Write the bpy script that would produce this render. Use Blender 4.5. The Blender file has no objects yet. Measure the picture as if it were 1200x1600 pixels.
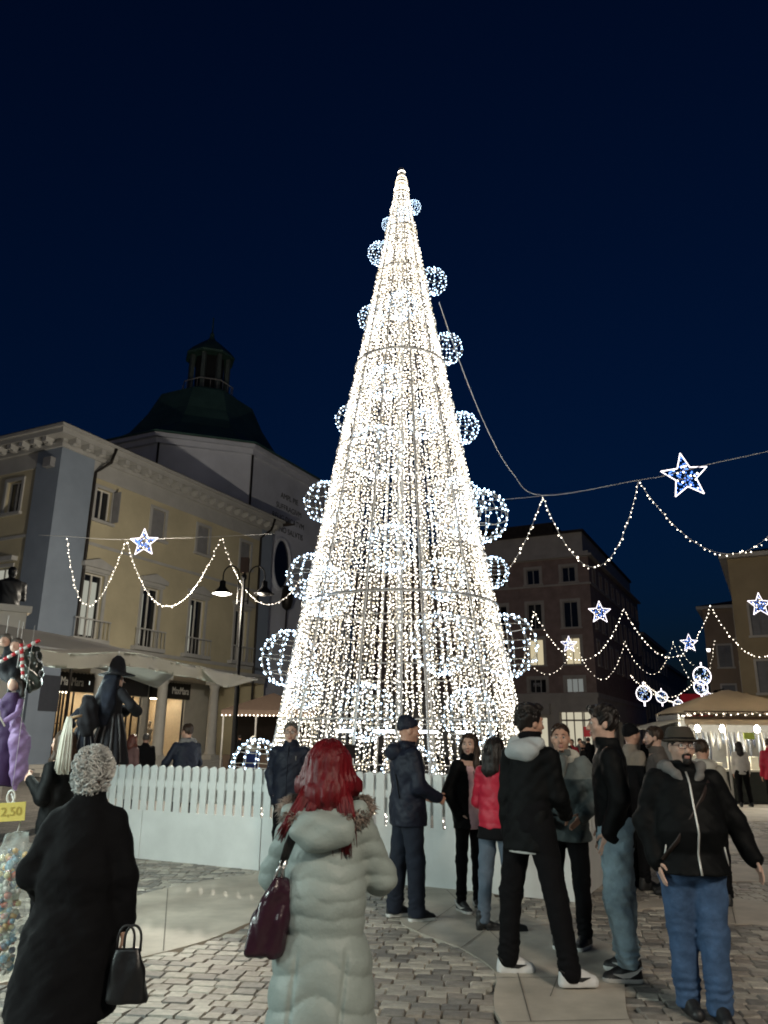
import bpy, bmesh, math, random
import numpy as np
from mathutils import Vector, Matrix
random.seed(7); rng = np.random.default_rng(11)
S = bpy.context.scene
C = S.collection
# ------------------------------------------------------------------ camera
FPX = 1200.0; CAM_H = 1.6
PITCH = math.atan(355/1200.0); ROLL = math.radians(0.6)
cr = Vector((1,0,0)); cu = Vector((0,-math.sin(PITCH),math.cos(PITCH))); cf = Vector((0,math.cos(PITCH),math.sin(PITCH)))
right = cr*math.cos(ROLL)+cu*math.sin(ROLL); up = cu*math.cos(ROLL)-cr*math.sin(ROLL)
cam = bpy.data.cameras.new('camera'); camo = bpy.data.objects.new('camera', cam); C.objects.link(camo)
camo.matrix_world = Matrix(((right.x,up.x,-cf.x,0),(right.y,up.y,-cf.y,0),(right.z,up.z,-cf.z,CAM_H),(0,0,0,1)))
cam.sensor_width = 36; cam.lens = 36*FPX/1600; cam.clip_start = .05; cam.clip_end = 3000
S.camera = camo
# ------------------------------------------------------------------ sky, exposure
W = bpy.data.worlds.new('World'); S.world = W; W.use_nodes = True
wn = W.node_tree.nodes; wl = W.node_tree.links
sky = wn.new('ShaderNodeTexSky'); sky.sky_type = 'NISHITA'; sky.sun_disc = False
sky.sun_elevation = math.radians(1.0); sky.sun_rotation = math.radians(200); sky.altitude = 0
sky.air_density = 1.0; sky.dust_density = 1.0; sky.ozone_density = 6.0
bg = wn['Background']; bg.inputs['Strength'].default_value = 0.033
wl.new(sky.outputs['Color'], bg.inputs['Color'])
S.view_settings.view_transform = 'Standard'; S.view_settings.look = 'None'
S.view_settings.gamma = 1; S.view_settings.exposure = 0.0; S.view_settings.use_curve_mapping = False
S.render.engine = 'CYCLES'
cy = S.cycles
cy.use_denoising = True; cy.denoiser = 'OPENIMAGEDENOISE'; cy.denoising_input_passes = 'RGB_ALBEDO_NORMAL'
cy.use_light_tree = True; cy.max_bounces = 5; cy.diffuse_bounces = 3; cy.glossy_bounces = 3
cy.transmission_bounces = 4; cy.transparent_max_bounces = 8
cy.sample_clamp_indirect = 4.0; cy.sample_clamp_direct = 0; cy.caustics_reflective = False; cy.caustics_refractive = False
cy.pixel_filter_type = 'BLACKMAN_HARRIS'; cy.filter_width = 1.9

def ray(u, v):
    c = (u-600)/FPX; w = (800-v)/FPX
    return cf+right*c+up*w
def gp(u, v, z=0.0):
    d = ray(u, v); t = (z-CAM_H)/d.z
    return Vector((d.x*t, d.y*t, z))
def at(u, v, Y):
    d = ray(u, v); d = d*(Y/d.y)
    return Vector((d.x, d.y, d.z+CAM_H))
AZ = math.radians(26.5)
AX = Vector((math.sin(AZ), math.cos(AZ), 0)); BX = Vector((-AX.y, AX.x, 0))
RZ = math.pi/2-AZ          # turns local x into AX and local y into BX

# ------------------------------------------------------------------ materials
MATS = {}
def lin(r, g, b):
    f = lambda c: (c/12.92 if c <= .04045 else ((c+.055)/1.055)**2.4)
    return (f(r/255), f(g/255), f(b/255))
def mat(name, col, rough=.7, metal=0, var=.12, scale=6, bump=0.0, bscale=40, emit=None, estr=0, spec=.5, alpha=1, trans=0, sheen=0, detail=5, stretch=None, col2=None, coat=0):
    if name in MATS: return MATS[name]
    m = bpy.data.materials.new(name); m.use_nodes = True
    n = m.node_tree.nodes; l = m.node_tree.links; b = n['Principled BSDF']
    b.inputs['Roughness'].default_value = rough; b.inputs['Metallic'].default_value = metal
    b.inputs['Specular IOR Level'].default_value = spec
    b.inputs['Sheen Weight'].default_value = sheen; b.inputs['Coat Weight'].default_value = coat
    b.inputs['Alpha'].default_value = alpha; b.inputs['Transmission Weight'].default_value = trans
    tc = n.new('ShaderNodeTexCoord'); mp = n.new('ShaderNodeMapping')
    l.new(tc.outputs['Object'], mp.inputs['Vector'])
    if stretch: mp.inputs['Scale'].default_value = stretch
    if var > 0:
        nz = n.new('ShaderNodeTexNoise'); nz.inputs['Scale'].default_value = scale; nz.inputs['Detail'].default_value = detail
        nz.inputs['Roughness'].default_value = .6
        l.new(mp.outputs['Vector'], nz.inputs['Vector'])
        rp = n.new('ShaderNodeValToRGB'); rp.color_ramp.elements[0].position = .3; rp.color_ramp.elements[1].position = .7
        c1 = tuple(max(0, c*(1-var)) for c in col); c2 = col2 or tuple(min(1, c*(1+var)) for c in col)
        rp.color_ramp.elements[0].color = (*c1, 1); rp.color_ramp.elements[1].color = (*c2, 1)
        l.new(nz.outputs['Fac'], rp.inputs['Fac']); l.new(rp.outputs['Color'], b.inputs['Base Color'])
    else:
        b.inputs['Base Color'].default_value = (*col, 1)
    if bump > 0:
        n2 = n.new('ShaderNodeTexNoise'); n2.inputs['Scale'].default_value = bscale; n2.inputs['Detail'].default_value = 6
        l.new(mp.outputs['Vector'], n2.inputs['Vector'])
        bp = n.new('ShaderNodeBump'); bp.inputs['Strength'].default_value = bump; bp.inputs['Distance'].default_value = .02
        l.new(n2.outputs['Fac'], bp.inputs['Height']); l.new(bp.outputs['Normal'], b.inputs['Normal'])
    if emit:
        b.inputs['Emission Color'].default_value = (*emit, 1); b.inputs['Emission Strength'].default_value = estr
    MATS[name] = m
    return m
def glow(name, col, strength, sample=True):
    if name in MATS: return MATS[name]
    m = bpy.data.materials.new(name); m.use_nodes = True
    n = m.node_tree.nodes; n.clear()
    e = n.new('ShaderNodeEmission'); o = n.new('ShaderNodeOutputMaterial')
    e.inputs['Color'].default_value = (*col, 1); e.inputs['Strength'].default_value = strength
    m.node_tree.links.new(e.outputs[0], o.inputs[0])
    if not sample: m.cycles.emission_sampling = 'NONE'
    MATS[name] = m
    return m

# ------------------------------------------------------------------ mesh builder
class MB:
    def __init__(s): s.v = []; s.f = []; s.m = []; s.sm = []
    def add(s, vs, fs, mi=0, smooth=False):
        o = len(s.v); s.v += [tuple(p) for p in vs]
        for f in fs: s.f.append(tuple(i+o for i in f)); s.m.append(mi); s.sm.append(smooth)
        return s
    def box(s, c, d, mi=0, rot=None, taper=None):
        x, y, z = d[0]/2, d[1]/2, d[2]/2
        t = taper or 1
        vs = [Vector(p) for p in ((-x,-y,-z),(x,-y,-z),(x,y,-z),(-x,y,-z),(-x*t,-y*t,z),(x*t,-y*t,z),(x*t,y*t,z),(-x*t,y*t,z))]
        if rot is not None: vs = [rot@p for p in vs]
        c = Vector(c)
        return s.add([p+c for p in vs], [(0,3,2,1),(4,5,6,7),(0,1,5,4),(1,2,6,5),(2,3,7,6),(3,0,4,7)], mi)
    def bb(s, x0, x1, y0, y1, z0, z1, mi=0):
        return s.box(((x0+x1)/2,(y0+y1)/2,(z0+z1)/2), (x1-x0,y1-y0,z1-z0), mi)
    def tube(s, pts, r, n=6, mi=0, closed=False, caps=True, smooth=True, flat=1.0):
        pts = [Vector(p) for p in pts]; k = len(pts)
        rs = r if hasattr(r, '__len__') else [r]*k
        vs = []; prev = None
        for i, p in enumerate(pts):
            if closed: t = pts[(i+1) % k]-pts[i-1]
            else: t = pts[min(i+1, k-1)]-pts[max(i-1, 0)]
            if t.length < 1e-9: t = Vector((0,0,1))
            t.normalize()
            if prev is None:
                a = Vector((0,0,1)) if abs(t.z) < .9 else Vector((1,0,0))
                nrm = (a-t*a.dot(t)).normalized()
            else:
                nrm = prev-t*prev.dot(t)
                nrm = nrm.normalized() if nrm.length > 1e-6 else prev
            prev = nrm; bn = t.cross(nrm)
            for j in range(n):
                a = 2*math.pi*j/n
                vs.append(p+nrm*(math.cos(a)*rs[i])+bn*(math.sin(a)*rs[i]*flat))
        fs = []
        for i in range(k if closed else k-1):
            i2 = (i+1) % k
            for j in range(n):
                j2 = (j+1) % n
                fs.append((i*n+j, i*n+j2, i2*n+j2, i2*n+j))
        if caps and not closed:
            fs.append(tuple(range(n-1,-1,-1))); fs.append(tuple((k-1)*n+j for j in range(n)))
        return s.add(vs, fs, mi, smooth)
    def lathe(s, prof, n=16, c=(0,0,0), mi=0, smooth=True, a0=0):
        c = Vector(c); vs = []
        for r, z in prof:
            for j in range(n):
                a = a0+2*math.pi*j/n
                vs.append(c+Vector((r*math.cos(a), r*math.sin(a), z)))
        fs = []; k = len(prof)
        for i in range(k-1):
            for j in range(n):
                j2 = (j+1) % n
                fs.append((i*n+j, i*n+j2, (i+1)*n+j2, (i+1)*n+j))
        fs.append(tuple(range(n-1,-1,-1))); fs.append(tuple((k-1)*n+j for j in range(n)))
        return s.add(vs, fs, mi, smooth)
    def prism(s, poly, z0, z1, mi=0):
        n = len(poly); ar = sum(poly[i][0]*poly[(i+1)%n][1]-poly[(i+1)%n][0]*poly[i][1] for i in range(n))
        if ar < 0: poly = poly[::-1]
        vs = [(p[0],p[1],z0) for p in poly]+[(p[0],p[1],z1) for p in poly]
        fs = [tuple(range(n-1,-1,-1)), tuple(range(n,2*n))]+[(i,(i+1)%n,n+(i+1)%n,n+i) for i in range(n)]
        return s.add(vs, fs, mi)
    def octa(s, p, r, mi=0):
        x, y, z = p
        return s.add([(x+r,y,z),(x-r,y,z),(x,y+r,z),(x,y-r,z),(x,y,z+r),(x,y,z-r)],
                     [(0,2,4),(2,1,4),(1,3,4),(3,0,4),(2,0,5),(1,2,5),(3,1,5),(0,3,5)], mi)
    def mesh(s, name, mats):
        me = bpy.data.meshes.new(name); me.from_pydata(s.v, [], s.f)
        for m in (mats if isinstance(mats, (list, tuple)) else [mats]): me.materials.append(m)
        me.polygons.foreach_set('material_index', s.m); me.polygons.foreach_set('use_smooth', s.sm)
        me.update(); return me
    def build(s, name, mats, parent=None, **kw):
        return obj(name, s.mesh(name, mats), parent, **kw)
def obj(name, me, parent=None, loc=None, rz=None, label=None, cat=None, group=None, kind=None):
    o = bpy.data.objects.new(name, me); C.objects.link(o)
    if parent is not None: o.parent = parent
    if loc is not None: o.location = loc
    if rz is not None: o.rotation_euler = (0,0,rz)
    tag(o, label, cat, group, kind); return o
def tag(o, label=None, cat=None, group=None, kind=None):
    if label: o['label'] = label
    if cat: o['category'] = cat
    if group: o['group'] = group
    if kind: o['kind'] = kind
    return o
def empty(name, loc, rz=0, label=None, cat=None, group=None):
    o = obj(name, None, None, loc, rz, label, cat, group); o.empty_display_size = .2; return o
def copy_tree(o, parent=None):
    c = o.copy(); C.objects.link(c); c.parent = parent
    for ch in list(o.children): copy_tree(ch, c)
    return c
def point_light(name, loc, power, col, size, parent=None):
    l = bpy.data.lights.new(name, 'POINT'); l.energy = power; l.color = col; l.shadow_soft_size = size
    o = bpy.data.objects.new(name, l); C.objects.link(o); o.location = loc
    if parent is not None: o.parent = parent
    return o
def text_mesh(name, txt, size, depth, material, parent, loc, rot, sx=1.0, align='CENTER'):
    cu_ = bpy.data.curves.new(name, 'FONT'); cu_.body = txt; cu_.size = size; cu_.extrude = depth; cu_.align_x = align; cu_.align_y = 'CENTER'
    tmp = bpy.data.objects.new('tmp', cu_); C.objects.link(tmp)
    dg = bpy.context.evaluated_depsgraph_get(); me = bpy.data.meshes.new_from_object(tmp.evaluated_get(dg))
    bpy.data.objects.remove(tmp); me.materials.clear(); me.materials.append(material)
    o = obj(name, me, parent); o.location = loc; o.rotation_euler = rot; o.scale = (sx,1,1)
    return o
# ================================================================== ground
M_joint = mat('paving_joint', (.14,.13,.115), .9, var=.3, scale=30, bump=.3)
def far_paving():
    m = mat('far_paving', (.16,.15,.14), .6, var=.25, scale=.6)
    n = m.node_tree.nodes; l = m.node_tree.links; b = n['Principled BSDF']
    tc = n.new('ShaderNodeTexCoord'); br = n.new('ShaderNodeTexBrick'); br.inputs['Scale'].default_value = 1
    br.inputs['Color1'].default_value = (.24,.225,.2,1); br.inputs['Color2'].default_value = (.12,.11,.1,1); br.inputs['Mortar'].default_value = (.06,.055,.05,1)
    br.inputs['Brick Width'].default_value = .2; br.inputs['Row Height'].default_value = .14; br.inputs['Mortar Size'].default_value = .008
    mp = n.new('ShaderNodeMapping'); mp.inputs['Rotation'].default_value = (0,0,-math.radians(8))
    l.new(tc.outputs['Object'], mp.inputs['Vector']); l.new(mp.outputs['Vector'], br.inputs['Vector'])
    l.new(br.outputs['Color'], b.inputs['Base Color'])
    return m
FP = far_paving()
g0 = MB()
N = 40
ground = MB().add([(-400,-60,-.03),(400,-60,-.03),(400,700,-.03),(-400,700,-.03)], [(0,1,2,3)]).build('ground', FP)
tag(ground, 'wide town square paved in grey stone blocks', None, None, 'structure')

PALE = {
 'a': [(-150,1530),(49,1464),(130,1427),(233,1395),(321,1377),(397,1367),(470,1366),(545,1376),(520,1392),(450,1418),(384,1445),(321,1471),(225,1496),(120,1515),(33,1531),(-150,1566)],
 'b': [(655,1385),(640,1402),(625,1438),(652,1457),(713,1480),(745,1497),(767,1513),(776,1530),(772,1553),(773,1580),(785,1600),(815,1660),(1020,1660),(987,1600),(979,1581),(976,1544),(975,1515),(965,1490),(941,1472),(888,1451),(807,1426),(776,1406),(765,1394),(715,1390)],
 'c': [(985,1417),(1037,1404),(1133,1404),(1200,1411),(1400,1440),(1400,1492),(1200,1448),(1132,1443),(1037,1419),(990,1424)],
 'd': [(1090,1353),(1137,1351),(1200,1352),(1400,1360),(1400,1390),(1200,1379),(1137,1378),(1090,1372)],
 'e': [(1060,1313),(1140,1311),(1200,1312),(1400,1318),(1400,1342),(1200,1334),(1060,1332)],
 'f': [(950,1264),(1050,1262),(1200,1263),(1400,1266),(1400,1288),(1200,1284),(950,1280)],
}
PALEW = {k: [gp(u, v).to_2d() for u, v in p] for k, p in PALE.items()}
def inside(p, poly):
    x, y = p; c = False; n = len(poly)
    for i in range(n):
        a = poly[i]; b = poly[i-1]
        if (a[1] > y) != (b[1] > y) and x < (b[0]-a[0])*(y-a[1])/(b[1]-a[1])+a[0]: c = not c
    return c
def seg_d(p, a, b):
    ab = b-a; t = max(0, min(1, (p-a).dot(ab)/max(ab.dot(ab), 1e-9)))
    return (p-(a+ab*t)).length
def poly_d(p, poly):
    return min(seg_d(p, poly[i-1], poly[i]) for i in range(len(poly)))
def smooth_poly(poly, n=3):
    # round the outline a little (Catmull-Rom)
    out = []; k = len(poly)
    for i in range(k):
        p0, p1, p2, p3 = poly[i-1], poly[i], poly[(i+1)%k], poly[(i+2)%k]
        for j in range(n):
            t = j/n
            out.append(.5*((2*p1)+(p2-p0)*t+(2*p0-5*p1+4*p2-p3)*t*t+(3*p1-p0-3*p2+p3)*t**3))
    return out
PALEW = {k: smooth_poly(p) for k, p in PALEW.items()}
M_pale = mat('pale_stone', (.45,.40,.335), .6, var=.24, scale=2.2, bump=.06, bscale=9, detail=9, spec=.5)
M_slabj = mat('slab_joint', (.16,.14,.12), .8, var=.2)
for k, poly in PALEW.items():
    MB().prism([(p.x, p.y) for p in poly], -.035, .008).build('pale_stone_band', M_pale, ground)
# thin joints across the pale bands
jb = MB()
def joint(p, q):
    a, b = gp(*p), gp(*q); d = (b-a).to_2d().normalized(); nn = Vector((-d.y, d.x, 0))*.0035
    jb.add([a+nn+Vector((0,0,.0125)), a-nn+Vector((0,0,.0125)), b-nn+Vector((0,0,.0125)), b+nn+Vector((0,0,.0125))], [(0,1,2,3)])
joint((698,1392),(800,1490)); joint((800,1490),(830,1600)); joint((720,1484),(800,1424)); joint((775,1530),(977,1530)); joint((300,1382),(392,1368)); joint((150,1510),(172,1414)); joint((255,1488),(262,1390)); joint((640,1398),(770,1400)); joint((652,1457),(745,1392)); joint((790,1600),(985,1596)); joint((900,1455),(860,1560)); joint((1140,1404),(1150,1445)); joint((1060,1404),(1075,1428))
jb.build('slab_joint', M_slabj, ground)

# cobbles: the nearest as objects of their own, the rest in one mesh
cob_mats = [mat('cobble_%d' % i, c, .55, var=.28, scale=14, bump=.3, bscale=30) for i, c in enumerate([(.42,.385,.33),(.35,.32,.275),(.20,.185,.165),(.16,.148,.135),(.25,.22,.19),(.30,.265,.225)])]
def cob_mesh(seed, w, d):
    r = random.Random(seed); hw, hd = w/2, d/2; q = min(w, d)*.07
    def ring(k, z, j):
        out = []
        for sx, sy in ((-1,-1),(1,-1),(1,1),(-1,1)):
            out.append((sx*(hw-k)+r.uniform(-j,j), sy*(hd-k)+r.uniform(-j,j), z+r.uniform(-.002,.002)))
        return out
    vs = ring(0,-.045,.004)+ring(0,-.012,.005)+ring(q*.8,.001,.005)
    fs = []
    for a in (0,4):
        for i in range(4): fs.append((a+i, a+(i+1)%4, a+4+(i+1)%4, a+4+i))
    fs.append((8,9,10,11))
    return vs, fs
COBV = [cob_mesh(i, w, d) for i, (w, d) in enumerate([(.105,.115),(.125,.115),(.145,.118),(.165,.116),(.185,.114),(.135,.12),(.155,.112),(.115,.12)])]
COBW = [.105,.125,.145,.165,.185,.135,.155,.115]
cob_me = {}
for vi, (vs, fs) in enumerate(COBV):
    for mi, m in enumerate(cob_mats):
        cob_me[vi, mi] = MB().add(vs, fs).mesh('cobble', m)
ca = math.radians(8); cx = Vector((math.cos(ca), -math.sin(ca))); cyv = Vector((math.sin(ca), math.cos(ca)))
cobs = []
row = 0; yy = 3.6
while yy < 21:
    xx = -9+random.uniform(0,.1); 
    while xx < 17:
        vi = random.randrange(8); w = COBW[vi]
        x = xx+w/2; xx += w+.007
        p = cx*x+cyv*(yy+.05*math.sin(x*.9)+.02*math.sin(x*2.3+row))
        # inside the picture?
        if p.y < 4.9: continue
        if not (-.54*p.y-.3 < p.x < .54*p.y+.3): continue
        if p.y > 11.5 and p.x < 2.3+(p.y-8.8)*.5: continue
        if p.y > 13 and p.x < 6: continue
        skip = False
        for poly in PALEW.values():
            if inside(p, poly): skip = True; break
        if not skip: cobs.append((p.y, p, vi))
    yy += .1265; row += 1
cobs.sort(key=lambda t: t[0])
rest = MB()
shown = 0
def under_people(p):
    # blocks hidden behind the people in front
    for (uu0, uu1, y1) in ((.0,.0,0),):
        pass
    return False
for d, p, vi in cobs:
    mi = random.choices(range(6), (4,4,4,3,4,3))[0]
    zr = random.uniform(-.004,.002); rz = -ca+random.gauss(0,.03)
    u = p.x/p.y
    vis = (-.20 > u > -.335) or (.0 < u < .165) or (.33 < u < .40) or u > .475 or (p.y > 5.9 and .3 < u < .36)
    if vis and shown < 298:
        o = bpy.data.objects.new('cobble', cob_me[vi, mi]); C.objects.link(o); o.parent = ground
        o.location = (p.x, p.y, zr); o.rotation_euler = (random.gauss(0,.012), random.gauss(0,.012), rz); shown += 1
    else:
        vs, fs = COBV[vi]; c, s_ = math.cos(rz), math.sin(rz)
        rest.add([(p.x+x*c-y*s_, p.y+x*s_+y*c, z+zr) for x, y, z in vs], fs, mi)
tag(rest.build('cobble_field', cob_mats, ground), kind='stuff')

# ================================================================== white picket fence round the tree
FC = Vector((2.06,8.77,0)); FL = 8.0
M_white = mat('white_paint', (.70,.72,.71), .45, var=.10, scale=1.6, bump=.05, bscale=14)
M_dark = mat('dark_gap', (.02,.02,.02), .9, var=0)
def picket(w, h, t=.018, n=6):
    pts = [(-w/2,0),(w/2,0)]
    hh = h-w*.5
    for i in range(n+1):
        a = math.pi*i/n
        pts.append((w/2*math.cos(a), hh+w*.5*math.sin(a)))
    k = len(pts); vs = [(x,-t/2,z) for x, z in pts]+[(x,t/2,z) for x, z in pts]
    fs = [tuple(range(k)), tuple(range(2*k-1,k-1,-1))]+[(i,i+k,(i+1)%k+k,(i+1)%k) for i in range(k)]
    return MB().add(vs, fs)
ME_pick = picket(.108,.60).mesh('picket', M_white); ME_pickb = picket(.108,.46).mesh('picket_behind', M_white)
ME_board = {}
def fence_side(origin, rz, length, label, panels, cut=0):
    f = empty('picket_fence', origin, rz, label, 'fence', 'white fence round the lit tree')
    pl = length/panels
    for k in range(panels):
        x0 = k*pl
        MB().bb(x0+.007, x0+pl-.007, -.009, .009, .0, .62).build('fence_board', M_white, f)
    MB().bb(0.01,length-.01,.012,.05,.50,.60).build('lower_rail', M_white, f)
    MB().bb(0.01,length-.01,.012,.05,.93,1.02).build('upper_rail', M_white, f)
    n = int(length/.148)
    for i in range(n):
        x = .07+i*.148
        o = obj('picket', ME_pick, f); o.location = (x, -.002, .6205); o.rotation_euler = (0, random.gauss(0,.004), 0)
        o = obj('picket', ME_pickb, f); o.location = (x+.062, .062, .745); o.rotation_euler = (0, random.gauss(0,.004), 0)
    return f
# local x runs along the side, local -y is outside
fence_side(FC, math.atan2(BX.y, BX.x)+math.pi-math.pi, FL, 'long white picket fence panel row facing the crowd', 4) if False else None
fr = fence_side(FC+BX*FL, math.atan2(-BX.y, -BX.x), FL, 'white picket fence side facing the crowd in front of the lit tree', 4)
fs_ = fence_side(FC, math.atan2(AX.y, AX.x), FL, 'white picket fence side running back from the corner beside the light jeans man', 4)

# ================================================================== the tree of lights
TC = Vector((.31,14.2,0))
PROF = [(0,2.42),(2.2,2.07),(3.9,1.77),(5.0,1.56),(7.1,1.19),(9.05,.83),(11.2,.44),(13.2,.12),(13.75,.03)]
def rad(z):
    for (z0, r0), (z1, r1) in zip(PROF, PROF[1:]):
        if z <= z1: return r0+(r1-r0)*(z-z0)/(z1-z0)
    return .07
M_wire = mat('cable_white', (.55,.52,.45), .5, var=.1)
M_steel = mat('galvanised_steel', (.55,.54,.52), .5, metal=.2, var=.15, scale=12)
G_warm = glow('warm_led', (1,.93,.81), 9.5)
G_warm2 = glow('warm_led_soft', (1,.84,.60), 3.6)
G_cool = glow('cool_led', (.52,.74,1), 13.0)
tree = empty('light_tree', TC, 0, 'tall cone shaped christmas tree of warm white light strings with lit balls', 'christmas tree')
fm = MB()
NS = 12
for k in range(NS):
    a = 2*math.pi*(k+.35)/NS
    fm = MB(); fm.tube([((rad(z)+.02)*math.cos(a), (rad(z)+.02)*math.sin(a), z) for z, _ in PROF], [.022]*5+[.019,.016,.012,.008], 6)
    fm.build('upright', M_steel, tree)
for z in (1.1,1.9,2.75,3.55,3.95,4.9,5.9,7.0,8.0,8.85,9.9,11.0,12.1):
    r = rad(z)+.045; big = .026 if z in (3.95,8.85) else .011
    MB().tube([(r*math.cos(2*math.pi*i/48), r*math.sin(2*math.pi*i/48), z) for i in range(48)], big, 6, closed=True).build('ring', M_steel, tree)
MB().tube([(0,0,0),(0,0,13.4)], .06, 8).build('mast', M_steel, tree)
STR = []
for q in range(8):
    r = random.Random(100+q); m = MB(); zz = .35+r.uniform(0,.25); pts = []; ztop = (13.7,9.2,11.6,8.2,13.3,10.2,12.5,7.4)[q]
    # local frame: x outwards, y sideways
    off = r.uniform(-.03,.03)
    ks = 60
    path = []
    for i in range(ks+1):
        z = zz+(ztop-zz)*i/ks; path.append((rad(z)+.01*math.sin(z*3+q)+off*.3, .015*math.sin(z*2.1+q*1.7), z))
    m.tube(path, .0035, 3, 0, caps=False)
    z = zz
    while z < ztop:
        # LEDs sit on short leads to either side
        m.octa((rad(z)+r.uniform(-.02,.04), r.uniform(-.024,.024), z), r.uniform(.0085,.013), 1 if r.random() < .7 else 2)
        z += r.uniform(.055,.10)
    STR.append(m.mesh('light_strand', [M_wire, G_warm, G_warm2]))
NST = 184
for k in range(NST):
    o = obj('light_strand', STR[k % 8], tree); o.rotation_euler = (0,0,2*math.pi*(k+.9*math.sin(k*1.7)*(k%3-1)+random.uniform(-.35,.35))/NST)
# lit wire balls
def ball_mesh(seed, n_mer, n_b):
    r = random.Random(seed); m = MB(); l = MB()
    for k in range(n_mer):
        a = 2*math.pi*k/n_mer
        pth = [(math.sin(t)*math.cos(a), math.sin(t)*math.sin(a), math.cos(t)) for t in [math.pi*i/14 for i in range(15)]]
        m.tube(pth, .010, 4, 0, caps=False)
        for i in range(n_b):
            t = math.pi*(i+.5+r.uniform(-.3,.3))/n_b; b = a+r.uniform(-.05,.05); q = 1+r.uniform(-.02,.05)
            if math.sin(t) < .25 and k % 2: continue
            l.octa((q*math.sin(t)*math.cos(b), q*math.sin(t)*math.sin(b), q*math.cos(t)), r.uniform(.028,.040), 0)
    for zc in (-.55,0,.55):
        rr = math.sqrt(1-zc*zc)
        m.tube([(rr*math.cos(2*math.pi*i/28), rr*math.sin(2*math.pi*i/28), zc) for i in range(28)], .011, 4, closed=True)
    return m.mesh('cage', M_wire), l.mesh('led_lights', G_cool)
BALLS = [ball_mesh(1,12,12), ball_mesh(2,11,11)]
def ball(u, v, rpx, side):
    # side -1/+1: on the silhouette; 0: facing us
    p = at(u, v, TC.y); z = p.z; r = rpx/FPX*14.2*1.03
    x = p.x-TC.x; R = rad(min(z,13))
    if side: y = -.1*R
    else: y = -math.sqrt(max(R*R-x*x, .01))*.98; 
    if not side:
        p2 = at(u, v, TC.y+y); x = p2.x-TC.x; z = p2.z; r *= (TC.y+y)/TC.y
    e = obj('light_ball', None, tree); e.location = (x, y, z); e.scale = (r,r,r); e.rotation_euler = (random.uniform(-.12,.12), random.uniform(-.12,.12), random.uniform(0,1))
    me = BALLS[random.randrange(2)]
    obj('cage', me[0], e); tag(obj('led_lights', me[1], e), kind='stuff')
for b in [(646,325,13,1),(676,442,24,1),(697,548,27,1),(722,672,26,1),(750,810,42,1),(768,897,24,1),(789,1010,46,1),
          (607,352,12,-1),(594,398,21,-1),(580,500,22,-1),(550,660,26,-1),(510,788,33,-1),(487,905,36,-1),(452,1030,40,-1),(404,1196,36,-1),
          (628,478,25,0),(600,598,28,0),(662,662,24,0),(590,706,42,0),(712,790,44,0),(612,856,36,0),(693,905,32,0),(512,925,38,0),(690,1005,46,0),
          (572,1112,40,0),(735,1120,40,0),(476,1078,26,0),(630,335,12,0),(640,1210,40,0)]:
    ball(*b)
# light bars on the platform inside
plat = MB(); plat.lathe([(1.75,.0),(1.75,.62),(1.7,.66)], 24); plat.build('platform', mat('grey_board', (.4,.4,.4), .7), tree)
G_bar = glow('cool_bar', (.8,.9,1), 9)
for a in (-2.2,-1.75,-1.3,-.85):
    c_, s_ = math.cos(a), math.sin(a)
    MB().box((1.55*c_,1.55*s_,1.72), (.34,.04,.04), rot=Matrix.Rotation(a+math.pi/2,3,'Z')).build('light_bar', G_bar, tree)
# ================================================================== walls with real openings
def wall_holes(mb, P, x0, x1, z0, z1, holes, depth=.3, mi=0, mr=None):
    """P(x, d, z) -> point; d goes into the wall"""
    xs = sorted({x0, x1, *[h[0] for h in holes], *[h[1] for h in holes]}); zs = sorted({z0, z1, *[h[2] for h in holes], *[h[3] for h in holes]})
    for a, b in zip(xs, xs[1:]):
        for c, d in zip(zs, zs[1:]):
            mx, mz = (a+b)/2, (c+d)/2
            if any(h[0] < mx < h[1] and h[2] < mz < h[3] for h in holes): continue
            mb.add([P(a,0,c), P(b,0,c), P(b,0,d), P(a,0,d)], [(0,1,2,3)], mi)
    mr = mi if mr is None else mr
    for a, b, c, d in holes:
        for q in (((a,c),(b,c)),((b,c),(b,d)),((b,d),(a,d)),((a,d),(a,c))):
            (xa, za), (xb, zb) = q
            mb.add([P(xa,0,za), P(xb,0,zb), P(xb,depth,zb), P(xa,depth,za)], [(0,1,2,3)], mr)
M_glass = mat('window_glass', (.012,.013,.016), .08, var=0, spec=.6)
M_frame = mat('window_frame', (.62,.6,.56), .5, var=.08)
M_shut = mat('grey_shutter', (.23,.23,.24), .6, var=.12, scale=3, bump=.15, bscale=12)
G_room = glow('lit_room', (1,.86,.55), .6)
G_room2 = glow('lit_room_pale', (.9,.9,.75), .4)
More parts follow.
